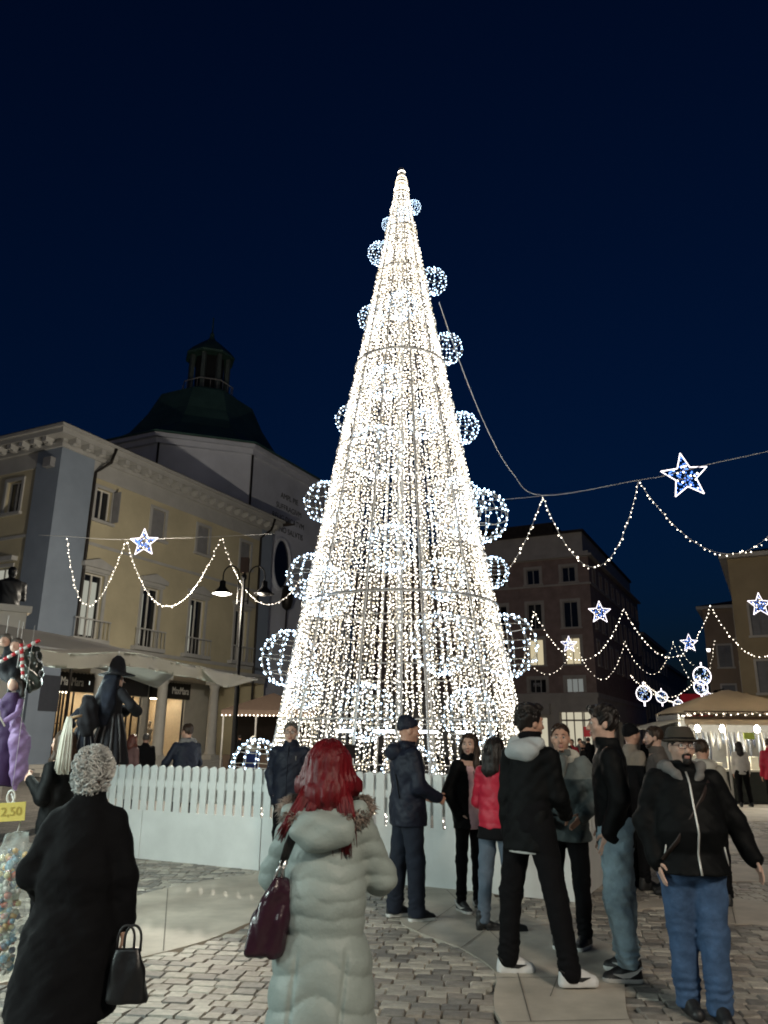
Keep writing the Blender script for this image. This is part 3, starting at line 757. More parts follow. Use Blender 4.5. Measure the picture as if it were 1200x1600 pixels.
def cable(pts, label, r=.008):
    ps = [at(*p) for p in pts]; base = ps[0].copy(); m = MB(); ps = [p-base for p in ps]; fine = []
    for i in range(len(ps)-1):
        p0, p1, p2, p3 = ps[max(i-1,0)], ps[i], ps[i+1], ps[min(i+2,len(ps)-1)]
        for j in range(6):
            t = j/6; fine.append(.5*((2*p1)+(p2-p0)*t+(2*p0-5*p1+4*p2-p3)*t*t+(3*p1-p0-3*p2+p3)*t**3))
    m.tube(fine+[ps[-1]], r, 5)
    return m.build('cable', M_cable, None, loc=base, label=label, cat='cable')
# square, right: cable from the tree to the house, three swags, a star
cable([(686,472,14.3),(720,570,14.8),(760,668,15.2),(800,738,15.6),(848,774,16),(998,750,16),(1035,744,16),(1110,725,15.5),(1200,705,15),(1330,672,14)], 'pale cable running from the tree to beyond the right edge')
cable([(745,783,15.2),(780,781,15.6),(848,775,16)], 'thin cable behind the tree meeting the first garland hook', .005)
garland([(788,898),(848,776),(998,752),(1236,790)], [16,16,16,16], 'large bulb garland of three swags on the cable under the big star', sag=[.18,1.75,1.35], br=.019, space=.115)
star(1071,744,40,16, 'big white outlined star with blue lights high above the stall', .12)
# square, left
cable([(60,836,24),(105,838,24),(195,843,24.5),(345,838,26),(430,834,27)], 'thin cable stretched before the yellow palazzo', .007)
garland([(105,842),(196,845)], [24,24.5], 'bulb garland swag before the grey corner pier of the palazzo', sag=[2.15], br=.024, space=.13)
garland([(199,848),(345,841)], [24.5,26], 'bulb garland swag below the left star before the palazzo windows', sag=[2.25], br=.024, space=.14)
garland([(347,842),(470,905)], [26,27.5], 'bulb garland swag passing the street lamp arms', sag=[1.55], br=.024, space=.14)
star(225,848,23,24.4, 'white outlined star before the yellow palazzo', .05)
# farther rows over the lane mouth
garland([(812,1048),(834,955),(975,952),(1110,947),(1215,1015)], [38,38,38,38,38], 'garland of swags below the two middle stars', sag=[.4,2.45,2.45,1.2], br=.036, space=.2, wr=.008)
garland([(836,1045),(899,1005),(976,1003),(1052,1003),(1117,998)], [56,56,56,56,56], 'faint far garland row crossing the brown building', sag=[1.1,2.6,2.3,3.2], br=.034, space=.3, wr=.01)
garland([(1062,1010),(1085,1040)], [60,60], 'short faint garland piece above the lane baubles', sag=[.3], br=.034, space=.3, wr=.01)
star(937,957,18,38, 'white outlined star before the dark corner edge of the brown building', 0)
star(889,1007,13,50, 'small star before the lit window of the brown building', 0)
star(1077,1005,14,50, 'small star above the lane between the houses', 0)
star(1187,945,19,38, 'star at the right edge before the ochre house', 0)
# baubles hung across the lane
G_baub = glow('bauble_led', (.75,.88,1), 2.6)
def bauble(u, v, rpx, Y, label, drop=True):
    c = at(u, v, Y); R = rpx/FPX*Y; o = empty('light_bauble', c, 0, label, 'bauble light', 'baubles over the lane')
    m = MB(); m.tube([(R*math.cos(2*math.pi*i/28),0,R*math.sin(2*math.pi*i/28)) for i in range(28)], R*.045, 5, closed=True); m.build('outline', G_star, o)
    l = MB(); rr = random.Random(int(u*3+v))
    for k in range(46):
        a = rr.uniform(0,6.28); q = R*math.sqrt(rr.random())*.95; l.octa((q*math.cos(a), rr.uniform(-.05,.05), q*math.sin(a)), R*.055, 0 if rr.random() < .75 else 1)
    tag(l.build('led_lights', [G_baub, G_blue], o), kind='stuff')
    m = MB(); m.tube([(0,0,R),(0,0,R*1.5)], R*.08, 5)
    if drop: m.tube([(0,0,-R),(0,0,-R*1.6)], R*.09, 5)
    m.build('hook', G_star, o)
for b in [(1006,1084,11.5,58,'bauble light lowest left over the lane mouth'),(1034,1089,8.5,62,'bauble light with a hanging rod second from the brown building'),(1060,1101,7.5,68,'bauble light third from the brown building over the lane'),(1068,1108,5.5,76,'tiny bauble light touching the third bauble'),
          (1097,1056,13.5,58,'largest blue bauble light high on the right of the lane'),(1095,1074,10.5,62,'bauble light just below the largest blue one'),(1107,1090,7,68,'bauble light beside the lantern right of the lane')]: bauble(*b)
garland([(986,1056),(1034,1088),(1094,1052)], [60,62,60], 'upper garland strung between the lane baubles', sag=[.3,.6], br=.045, space=.26, group='garlands between the lane baubles')
garland([(1006,1066),(1062,1100),(1110,1088)], [60,66,66], 'lower garland strung between the lane baubles', sag=[.3,.5], br=.045, space=.26, group='garlands between the lane baubles')
garland([(1066,1118),(1086,1115)], [80,80], 'distant cluster of lights at the end of the lane', sag=[.1], br=.11, space=.16, group='garlands between the lane baubles')
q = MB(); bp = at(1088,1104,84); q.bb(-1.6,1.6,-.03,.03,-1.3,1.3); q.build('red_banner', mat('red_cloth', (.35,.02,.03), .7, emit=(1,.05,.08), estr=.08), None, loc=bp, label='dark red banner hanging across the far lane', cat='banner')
# lantern on the ochre house and two small lamps
def wall_lamp(u, v, Y, label, R):
    o = empty('wall_lamp', at(u, v, Y), 0, label, 'wall lamp')
    q = MB(); q.lathe([(R*.6,-R),(R,R*.2),(R*.9,R*.4),(R*.3,R*.7)], 10); q.build('lantern_glass', glow('lantern_glow', (1,.93,.85), 4.5), o)
    q = MB(); q.lathe([(R*1.1,R*.4),(R*.5,R*.9),(R*.1,R*1.2)], 10); q.tube([(0,0,R),(R*2,0,R*1.4)], R*.12, 5); q.build('lantern_cap', M_iron, o)
wall_lamp(1119,1086,55,'glowing lantern right of the lane baubles',.3)
wall_lamp(1107,1015,62,'small lit lamp high on the lane house',.16)
wall_lamp(1108,998,66,'smaller lit lamp just above the other one on the lane house',.12)

# ================================================================== market stalls
M_tarp = mat('beige_tarp', (.36,.33,.29), .7, var=.10, scale=1.5, bump=.12, bscale=5)
M_tarpw = mat('cream_tarp', (.62,.60,.52), .7, var=.08, scale=2, bump=.1, bscale=6)
M_pole = mat('pale_pole', (.55,.53,.5), .4, var=.05)
def thin_cloth(name, col, tr):
    m = mat(name, col, .7, var=.1, scale=1.5, bump=.12, bscale=5); n = m.node_tree.nodes; l = m.node_tree.links
    t = n.new('ShaderNodeBsdfTranslucent'); t.inputs['Color'].default_value = (*col,1); mx = n.new('ShaderNodeMixShader'); mx.inputs[0].default_value = tr
    l.new(n['Principled BSDF'].outputs[0], mx.inputs[1]); l.new(t.outputs[0], mx.inputs[2]); l.new(mx.outputs[0], n['Material Output'].inputs[0]); return m
M_tan = thin_cloth('tan_canopy', (.55,.47,.36), .27)
def cloth(mb, P, nu, nv, th=.012, mi=0):
    vs = []; 
    for i in range(nu+1):
        for j in range(nv+1): vs.append(Vector(P(i/nu, j/nv)))
    k = len(vs); vs2 = [v+Vector((0,0,-th)) for v in vs]; fs = []
    for i in range(nu):
        for j in range(nv):
            a, b, c, d = i*(nv+1)+j, (i+1)*(nv+1)+j, (i+1)*(nv+1)+j+1, i*(nv+1)+j+1
            fs.append((a,b,c,d)); fs.append((d+k,c+k,b+k,a+k))
    rim = [i*(nv+1) for i in range(nu+1)]+[nu*(nv+1)+j for j in range(1,nv+1)]+[i*(nv+1)+nv for i in range(nu-1,-1,-1)]+[j for j in range(nv-1,0,-1)]
    for a, b in zip(rim, rim[1:]+rim[:1]): fs.append((a,a+k,b+k,b))
    mb.add(vs+vs2, fs, mi, True)
# left stall: local x along AX (its end is x = 0), y towards the stall's back
LS = Vector((-1.58,9.72,0)); ls = empty('market_stall', LS, RZ, 'beige tarpaulin covered stall hung with witch dolls at the left edge', 'market stall')
def ls_top(a, b):
    x = -10.5+10.5*a; y = 2.4*b
    # the awning climbs back from its front edge; the free corner droops to a point
    d = max(0, 1-(-x)/1.6)
    z = 2.40+(.62-.26*max(0, 1+x/7))*min(1, b*1.25)-.10*b*b+.025*math.sin(x*2.3)+.015*math.sin(x*5+b*4)+.05*math.sin(x*.7+1)*(1-b)
    z -= .12*d*(1-b)+.42*d*b*b+.16*math.sin(min(1,b*2)*math.pi)*d
    return (x, y*(1-.35*d), z)
q = MB(); cloth(q, ls_top, 60, 12); q.build('awning', M_tarp, ls)
def ls_val(a, b):
    x = -10.5+9.9*a; p = ls_top((x+10.5)/10.5, 0)
    return (x, -.015-.03*b*math.sin(x*9), p[2]-.012-.13*b)
q = MB(); cloth(q, ls_val, 90, 3, .004); q.build('valance', M_tarpw, ls)
# pale folded flap at the free corner
q = MB(); P0 = Vector(ls_top(1,0)); P1 = Vector(ls_top(.90,0)); 
def flap(a, b):
    p = P1.lerp(P0, a); d = .20*math.sin(math.pi*min(1,(a*.9+.05)))**.7*b*(1.15-a)
    return (p.x, p.y-.03-.08*b*(1-a)+.02*math.sin(a*9+b*3), p.z-.02-d*1.15)
cloth(q, flap, 14, 6, .006); q.build('corner_flap', M_tarpw, ls)
for x in (-6.6,-9.9):
    q = MB(); q.tube([(x,.12,0),(x,.12,2.42)], .022, 8); q.tube([(x,2.1,0),(x,2.1,2.75)], .022, 8); q.tube([(x,.12,2.36),(x,2.1,2.7)], .018, 6); q.build('stall_pole', M_pole, ls)
q = MB(); q.tube([(-10.2,.14,2.36),(-.7,.14,2.36)], .018, 6); q.tube([(-10.2,2.1,2.7),(-.7,2.1,2.7)], .018, 6); q.build('stall_rail', M_pole, ls)
q = MB(); q.bb(-10,-4.2,1.25,2.05,.78,.83); q.build('counter_top', mat('dark_cloth', (.03,.028,.03), .9, bump=.2), ls)
q = MB(); q.bb(-10,-4.2,1.28,2.02,0,.78); q.build('counter_cloth', mat('dark_red_cloth', (.05,.02,.025), .9, bump=.2), ls)
# LED tubes slung under the awning light the passers-by
for x in (-2.2,-4.4,-7.2,-9.6):
    q = MB(); q.tube([(x-.55,.75,2.42),(x+.55,.75,2.42)], .028, 8); t_ = q.build('led_tube', glow('tube_led', (.86,1,.95), 14), ls)
for x, P_ in ((-2.2,80),(-4.4,215),(-7.2,400),(-9.6,340)): point_light('tube_light', (x,.45,2.27), P_, (.82,1,.95), .3, ls)
# right stall
RS = at(1105,1150,22.6); rs = empty('market_stall', (RS.x,22.6,0), math.radians(-4), 'lit market stall with tan peaked canopy and bright bulbs', 'market stall')
SW, SD = 5.2, 3.2
def ridge(a, b):
    # hipped canopy top: a across, b to the back
    x = -.55+SW*a; y = SD*b
    am_ = (a*SW/3.6) % 1.0; ex = min(am_, 1-am_)*2; ey = min(b, 1-b)*2; t = min(1, min(ex, ey))
    return (x, y, 2.46+.72*(t**.8))
q = MB(); cloth(q, ridge, 28, 16); q.build('canopy', M_tan, rs)
q = MB(); q.bb(-.58,SW-.5,-.03,0,2.24,2.32); q.bb(-.58,SW-.5,-.03,0,2.43,2.47)
for i in range(16):
    x = -.55+i*.33; q.tube([(x,-.015,2.32),(x+.165,-.015,2.43)], .012, 4); q.tube([(x+.165,-.015,2.43),(x+.33,-.015,2.32)], .012, 4)
q.build('lattice_band', mat('brown_metal', (.10,.06,.03), .5), rs)
q = MB()
for i in range(26): q.octa((-.5+i*.2,-.05,2.36+.03*(i%2)), .018)
tag(q.build('fairy_lights', G_gar, rs), kind='stuff')
q = MB(); cloth(q, lambda a, b: (-.6+SW*a, -.02-.05*b, 2.24-.15*b), 20, 3, .006); q.build('valance', M_tan, rs)
q = MB(); cloth(q, lambda a, b: (-.55-1.0*a, .0+SD*b, 2.24-.28*a), 6, 6, .01); q.build('side_flap', M_tarpw, rs)
for x, y in ((-.5,.05),(.55,.05),(2.2,.05),(4.6,.05),(-.5,3.1),(4.6,3.1)):
    q = MB(); q.tube([(x,y,0),(x,y,2.45)], .035, 8); q.build('stall_pole', M_pole, rs)
q = MB(); q.bb(-.5,4.6,3.0,3.06,0,2.4); q.bb(-.5,-.44,.9,3.0,0,2.4); q.build('back_cloth', mat('grey_backcloth', (.26,.27,.28), .8), rs)
q = MB(); q.bb(-.45,4.55,.25,1.0,.82,.88); q.build('counter_top', M_tarpw, rs)
q = MB(); q.bb(-.42,4.5,.3,.95,0,.82); q.build('counter_cloth', mat('dark_green_cloth', (.03,.035,.03), .9, bump=.2), rs)
for x in (-.2,.5,1.45,2.4,3.3):
    q = MB(); q.lathe([(.025,.10),(.045,.085),(.085,0),(.055,-.08),(.01,-.095)], 12, (x,.15,1.98)); q.tube([(x,.15,2.06),(x,.15,2.3)], .01, 5); q.build('bulb', glow('stall_bulb', (1,.94,.8), 45), rs)
for x in (.1,1.6,3.2): point_light('stall_light', (x,.55,2.05), 130, (1,.9,.7), .12, rs)
rr = random.Random(5)
gm = [mat('goods_%d' % i, c, .35, metal=.2, var=.1) for i, c in enumerate([(.30,.34,.40),(.12,.15,.20),(.5,.5,.48),(.06,.07,.10),(.22,.24,.28)])]
for i in range(64):
    x = -.2+i*.075; L_ = rr.uniform(.35,.85); q = MB(); z1 = 1.92; yb = 1.7+.5*(i%2); q.tube([(x,yb+rr.uniform(-.1,.1),z1),(x+.01,yb,z1-L_*.6),(x,yb,z1-L_)], [.012,rr.uniform(.03,.06),.02], 6)
    o = q.build('hanging_good', gm[i % 5], None); o.parent = rs
for i in range(9):
    x = -.3+i*.52+rr.uniform(-.06,.06); h = rr.uniform(.15,.42); w_ = rr.uniform(.2,.36)
    q = MB(); q.bb(x,x+w_,.42,.75,.885,.885+h); q.bb(x-.01,x+w_+.01,.41,.76,.885+h,.9+h)
    q.build('goods_box', mat('white_carton', (.75,.72,.62), .7, var=.1), None, ).parent = rs
q = MB(); q.bb(.98,1.28,-.06,-.045,1.70,1.88); sg = q.build('price_sign', mat('lime_card', (.62,.75,.12), .6, var=.05), rs)
# brown tented stall behind the tree on the left
bs_p = at(412,1100,34); bs = empty('market_stall', (bs_p.x-1.2,34,0), 0, 'small brown gabled market stall with a light string behind the tree', 'market stall')
q = MB(); q.add([(-.6,0,2.75),(3.4,0,2.75),(3.4,3,2.75),(-.6,3,2.75),(1.4,1.5,3.55)], [(0,1,4),(1,2,4),(2,3,4),(3,0,4)]); q.bb(-.6,3.4,0,.03,2.5,2.75); q.build('canopy', mat('brown_tarp', (.17,.115,.085), .8, var=.1), bs)
for x in (-.5,.9,2.2,3.3):
    q = MB(); q.tube([(x,.05,0),(x,.05,2.7)], .04, 6); q.build('stall_pole', M_pole, bs)
q = MB(); q.bb(-.5,3.3,2.9,3,0,2.7); q.build('back_panel', mat('dark_wood', (.06,.035,.02), .7), bs); q = MB(); q.bb(-.45,3.25,.2,.9,0,.9); q.build('counter', mat('dark_wood', (.06,.035,.02), .7), bs)
q = MB()
for i in range(24): q.octa((-.55+i*.17,-.04,2.52), .03)
tag(q.build('fairy_lights', G_gar, bs), kind='stuff')
# ================================================================== soft-body modeller (distance fields -> one closed mesh)
def V3(p): return np.array(p, dtype=np.float32)
class Vol:
    def __init__(s, h): s.h = h; s.ops = []
    def _add(s, fn, lo, hi, k, sub=False): s.ops.append((fn, V3(lo), V3(hi), k, sub)); return s
    def cap(s, a, b, ra, rb, k=.02, axis=None, w=1.0, sub=False):
        a, b = V3(a), V3(b); ab = b-a; L2 = max(float(ab@ab), 1e-9)
        ax = None
        if axis is not None: ax = V3(axis); ax = ax/np.linalg.norm(ax)
        def fn(x, y, z):
            px, py, pz = x-a[0], y-a[1], z-a[2]
            if ax is not None:
                c = (px*ax[0]+py*ax[1]+pz*ax[2])*(1-1/w); px = px-ax[0]*c; py = py-ax[1]*c; pz = pz-ax[2]*c
            t = np.clip((px*ab[0]+py*ab[1]+pz*ab[2])/L2, 0, 1)
            return np.sqrt((px-ab[0]*t)**2+(py-ab[1]*t)**2+(pz-ab[2]*t)**2)-(ra+(rb-ra)*t)
        m = max(ra, rb)*max(1, w)
        return s._add(fn, np.minimum(a, b)-m, np.maximum(a, b)+m, k, sub)
    def chain(s, pts, rs, k=.02, **kw):
        for i in range(len(pts)-1): s.cap(pts[i], pts[i+1], rs[i], rs[i+1], k, **kw)
        return s
    def ell(s, c, r, k=.02, R=None, sub=False):
        c, r = V3(c), V3(r); M = None if R is None else np.array(R, dtype=np.float32)   # columns are the axes
        mn = float(r.min())
        def fn(x, y, z):
            px, py, pz = x-c[0], y-c[1], z-c[2]
            if M is not None:
                px, py, pz = (M[0,0]*px+M[1,0]*py+M[2,0]*pz, M[0,1]*px+M[1,1]*py+M[2,1]*pz, M[0,2]*px+M[1,2]*py+M[2,2]*pz)
            k0 = np.sqrt((px/r[0])**2+(py/r[1])**2+(pz/r[2])**2)
            k1 = np.sqrt((px/r[0]**2)**2+(py/r[1]**2)**2+(pz/r[2]**2)**2)
            return np.where(k1 > 1e-6, k0*(k0-1)/np.maximum(k1, 1e-6), -mn)
        m = float(r.max())
        return s._add(fn, c-m, c+m, k, sub)
    def box(s, c, hd, rd=.01, k=.01, R=None, sub=False):
        c, hd = V3(c), V3(hd)-rd; M = None if R is None else np.array(R, dtype=np.float32)
        def fn(x, y, z):
            px, py, pz = x-c[0], y-c[1], z-c[2]
            if M is not None:
                px, py, pz = (M[0,0]*px+M[1,0]*py+M[2,0]*pz, M[0,1]*px+M[1,1]*py+M[2,1]*pz, M[0,2]*px+M[1,2]*py+M[2,2]*pz)
            qx, qy, qz = np.abs(px)-hd[0], np.abs(py)-hd[1], np.abs(pz)-hd[2]
            return np.sqrt(np.maximum(qx,0)**2+np.maximum(qy,0)**2+np.maximum(qz,0)**2)+np.minimum(np.maximum(qx,np.maximum(qy,qz)),0)-rd
        m = float(np.linalg.norm(hd))+rd
        return s._add(fn, c-m, c+m, k, sub)
    def loft(s, lev, k=.03, dirn=None, org=(0,0,0), power=2.2):
        """lev: (z, half width, half depth, y offset[, x offset]); axis tilts along dirn"""
        L = np.array([tuple(l)+(0,)*(5-len(l)) for l in lev], dtype=np.float32); o = V3(org)
        d = V3(dirn if dirn is not None else (0,0,1)); d = d/d[2]
        def fn(x, y, z):
            pz = z-o[2]; px = x-o[0]-d[0]*pz; py = y-o[1]-d[1]*pz
            zz = np.clip(pz, L[0,0], L[-1,0])
            a = np.interp(zz, L[:,0], L[:,1]); b = np.interp(zz, L[:,0], L[:,2]); yo = np.interp(zz, L[:,0], L[:,3]); xo = np.interp(zz, L[:,0], L[:,4])
            q = (np.abs((px-xo)/a)**power+np.abs((py-yo)/b)**power)**(1/power)
            dd = (q-1)*np.minimum(a, b)
            e = np.maximum(L[0,0]-pz, pz-L[-1,0])
            return np.maximum(dd, e).astype(np.float32)
        m = float(L[:,1:3].max())+.05; zz = [L[0,0], L[-1,0]]
        cs = [o+d*z_+V3((0,float(L[:,3].mean()),0)) for z_ in zz]
        return s._add(fn, np.minimum(*cs)-V3((m,m+.05,.02)), np.maximum(*cs)+V3((m,m+.05,.02)), k)
    def cut(s, p, n):
        p, n = V3(p), V3(n); n = n/np.linalg.norm(n)
        s.ops.append(('cut', p, n, 0, True)); return s
    def warp(s, fn): s.ops.append(('warp', fn, None, 0, False)); return s
    def mesh(s, name, mats, mfn=None):
        h = s.h; real = [o for o in s.ops if callable(o[0]) and not o[4]]
        lo = np.min([o[1] for o in real], axis=0)-3*h-.012; hi = np.max([o[2] for o in real], axis=0)+3*h+.012
        n = np.ceil((hi-lo)/h).astype(int)+1
        ax = [(lo[i]+h*np.arange(n[i])).astype(np.float32) for i in range(3)]
        D = np.full(n, .5, np.float32)
        for o in s.ops:
            if o[0] == 'cut':
                p, nn = o[1], o[2]
                D = np.maximum(D, (ax[0][:,None,None]-p[0])*nn[0]+(ax[1][None,:,None]-p[1])*nn[1]+(ax[2][None,None,:]-p[2])*nn[2]); continue
            if o[0] == 'warp':
                D = D+o[1](ax[0][:,None,None], ax[1][None,:,None], ax[2][None,None,:]).astype(np.float32); continue
            fn, a, b, k, sub = o; pad = 2*k+3*h
            i0 = np.clip(np.floor((a-pad-lo)/h).astype(int), 0, n-1); i1 = np.clip(np.ceil((b+pad-lo)/h).astype(int)+1, 1, n)
            sl = tuple(slice(i0[i], i1[i]) for i in range(3))
            d = fn(ax[0][sl[0]][:,None,None], ax[1][sl[1]][None,:,None], ax[2][sl[2]][None,None,:]).astype(np.float32); e = D[sl]
            if sub:
                d = -d; hh = np.clip(.5+.5*(d-e)/max(k,1e-5), 0, 1); D[sl] = e+(d-e)*hh+k*hh*(1-hh)
            else:
                hh = np.clip(.5+.5*(e-d)/max(k,1e-5), 0, 1); D[sl] = e+(d-e)*hh-k*hh*(1-hh)
        D[0] = D[-1] = .1; D[:,0] = D[:,-1] = .1; D[:,:,0] = D[:,:,-1] = .1
        ins = D < 0
        c = np.zeros(n-1, np.uint8)
        for i in (0,1):
            for j in (0,1):
                for k in (0,1): c += ins[i:n[0]-1+i, j:n[1]-1+j, k:n[2]-1+k]
        act = (c > 0) & (c < 8); cells = np.argwhere(act); idx = np.full(n-1, -1, np.int32); idx[act] = np.arange(len(cells))
        acc = np.zeros((len(cells),3)); cnt = np.zeros(len(cells))
        cor = [(i,j,k) for i in (0,1) for j in (0,1) for k in (0,1)]
        dv = {q: D[cells[:,0]+q[0], cells[:,1]+q[1], cells[:,2]+q[2]] for q in cor}
        for p in cor:
            for a in range(3):
                if p[a] == 0:
                    q = list(p); q[a] = 1; q = tuple(q); m = (dv[p] < 0) != (dv[q] < 0)
                    t = dv[p][m]/(dv[p][m]-dv[q][m]); pt = np.tile(np.array(p, float), (m.sum(),1)); pt[:,a] += t
                    acc[m] += pt; cnt[m] += 1
        verts = lo+h*(cells+acc/cnt[:,None])
        faces = []
        for a in range(3):
            b, g = (a+1)%3, (a+2)%3
            s0 = [slice(1,-1)]*3; s0[a] = slice(0,-1); s1 = list(s0); s1[a] = slice(1,None)
            A_, B_ = ins[tuple(s0)], ins[tuple(s1)]
            for flip, m in ((False, A_ & ~B_), (True, ~A_ & B_)):
                e = np.argwhere(m)
                if not len(e): continue
                e[:,b] += 1; e[:,g] += 1
                def ci(db, dg):
                    q = e.copy(); q[:,b] += db; q[:,g] += dg; return idx[q[:,0],q[:,1],q[:,2]]
                qd = np.stack([ci(-1,-1), ci(0,-1), ci(0,0), ci(-1,0)], 1)
                faces.append(qd[:,::-1] if flip else qd)
        F = np.concatenate(faces); F = F[(F >= 0).all(1)]
        # one smoothing pass
        vs = verts.copy(); sm = np.zeros_like(vs); ct = np.zeros(len(vs))
        for i in range(4):
            np.add.at(sm, F[:,i], vs[F[:,(i+1)%4]]); np.add.at(ct, F[:,i], 1)
        ok = ct > 0; vs[ok] = vs[ok]*.5+.5*sm[ok]/ct[ok][:,None]
        me = bpy.data.meshes.new(name); me.vertices.add(len(vs)); me.vertices.foreach_set('co', vs.astype(np.float32).ravel())
        me.loops.add(F.size); me.loops.foreach_set('vertex_index', F.astype(np.int32).ravel())
        me.polygons.add(len(F)); me.polygons.foreach_set('loop_start', np.arange(0, F.size, 4, dtype=np.int32))
        for m in (mats if isinstance(mats, (list,tuple)) else [mats]): me.materials.append(m)
        me.polygons.foreach_set('use_smooth', np.ones(len(F), bool))
        if mfn is not None:
            cen = vs[F].mean(1); me.polygons.foreach_set('material_index', mfn(cen).astype(np.int32))
        me.update(calc_edges=True); me.validate()
        return me
def folds(amp, seed, fz=70., fx=14., n=5):
    r = np.random.default_rng(seed); q = [(r.uniform(.5,1.3)*fx*r.choice([-1,1]), r.uniform(.5,1.3)*fx*r.choice([-1,1]), r.uniform(.45,1.25)*fz, r.uniform(0,6.28), r.uniform(4,11), r.uniform(0,6.28)) for _ in range(n)]
    def fn(x, y, z):
        o = 0
        for a, b, c, ph, w, p2 in q: o = o+np.sin(a*x+b*y+c*z+ph+1.3*np.sin(w*x-w*y+.7*w*z+p2))
        return amp*o/math.sqrt(n)
    return fn
def unit(v): v = Vector(v); return v.normalized()
def rot_mat(yaw=0, pitch=0, roll=0):
    return Matrix.Rotation(yaw,3,'Z')@Matrix.Rotation(pitch,3,'X')@Matrix.Rotation(roll,3,'Y')
M_skin = mat('skin', (.50,.29,.21), .5, var=.1, scale=30, bump=.08, bscale=150, spec=.4)
M_skin2 = mat('skin_pale', (.56,.36,.28), .5, var=.1, scale=30, bump=.08, bscale=150, spec=.4)
M_lips = mat('lips', (.36,.17,.14), .45, var=.05)
M_eyew = mat('eye_white', (.6,.58,.55), .25, var=0)
M_iris = mat('eye_iris', (.03,.018,.01), .15, var=0)
def hairmat(name, c, rough=.45): return mat(name, c, rough, var=.45, scale=26, bump=.5, bscale=60, stretch=(1,1,.22), spec=.35)
M_hblack = hairmat('hair_black', (.012,.009,.008)); M_hbrown = hairmat('hair_brown', (.035,.02,.012)); M_hred = hairmat('hair_red', (.12,.004,.008)); M_hwhite = hairmat('hair_white', (.52,.52,.50)); M_hgrey = hairmat('hair_grey', (.09,.08,.07))
def fabric(name, c, rough=.85, bump=.32, bscale=20, var=.15, scale=5, sheen=.0, spec=.3): return mat(name, c, rough, var=var, scale=scale, bump=bump, bscale=bscale, sheen=sheen, spec=spec)
M_blackc = fabric('black_cloth', (.004,.004,.005), spec=.15); M_navy = fabric('navy_cloth', (.007,.010,.022), .6); M_blackp = fabric('black_nylon', (.004,.0045,.005), .65, bump=.18, spec=.12)
M_jeansD = fabric('dark_jeans', (.010,.014,.025)); M_jeansB = fabric('blue_jeans', (.05,.095,.185), bump=.45, bscale=24, var=.3, scale=9); M_jeansL = fabric('light_jeans', (.27,.37,.43), bump=.45, bscale=24, var=.25, scale=9); M_jeansG = fabric('grey_jeans', (.10,.13,.17), var=.22)
M_rubw = mat('white_rubber', (.62,.62,.6), .5, var=.05); M_shoeb = mat('black_shoe', (.014,.014,.015), .5, var=.1, bump=.1); M_shoew = mat('white_leather', (.68,.68,.68), .45, var=.05, bump=.05)
M_greyh = fabric('grey_hood', (.42,.45,.46)); M_creamh = fabric('cream_hood', (.50,.48,.42)); M_red = fabric('red_nylon', (.42,.012,.035), .45, bump=.08); M_pink = fabric('pink_fleece', (.66,.44,.46)); M_grn = fabric('grey_green_cloth', (.055,.07,.072), .6); M_coatw = fabric('pale_nylon', (.31,.36,.34), .5, bump=.16, bscale=60, var=.06, spec=.4)
M_fur = hairmat('taupe_fur', (.24,.19,.16), .8); M_plum = mat('plum_leather', (.035,.012,.022), .22, var=.2, scale=9, bump=.15, bscale=30); M_steelb = mat('bright_metal', (.6,.6,.6), .25, metal=1, var=0); M_felt = fabric('brown_felt', (.05,.042,.033)); M_grey = fabric('grey_cloth', (.16,.155,.15)); M_zip = mat('silver_zip', (.55,.55,.53), .4, metal=.3, var=0); M_glf = mat('dark_frame', (.04,.012,.012), .3, var=0)
M_lens = mat('lens', (.9,.9,.9), .03, var=0, alpha=.12)

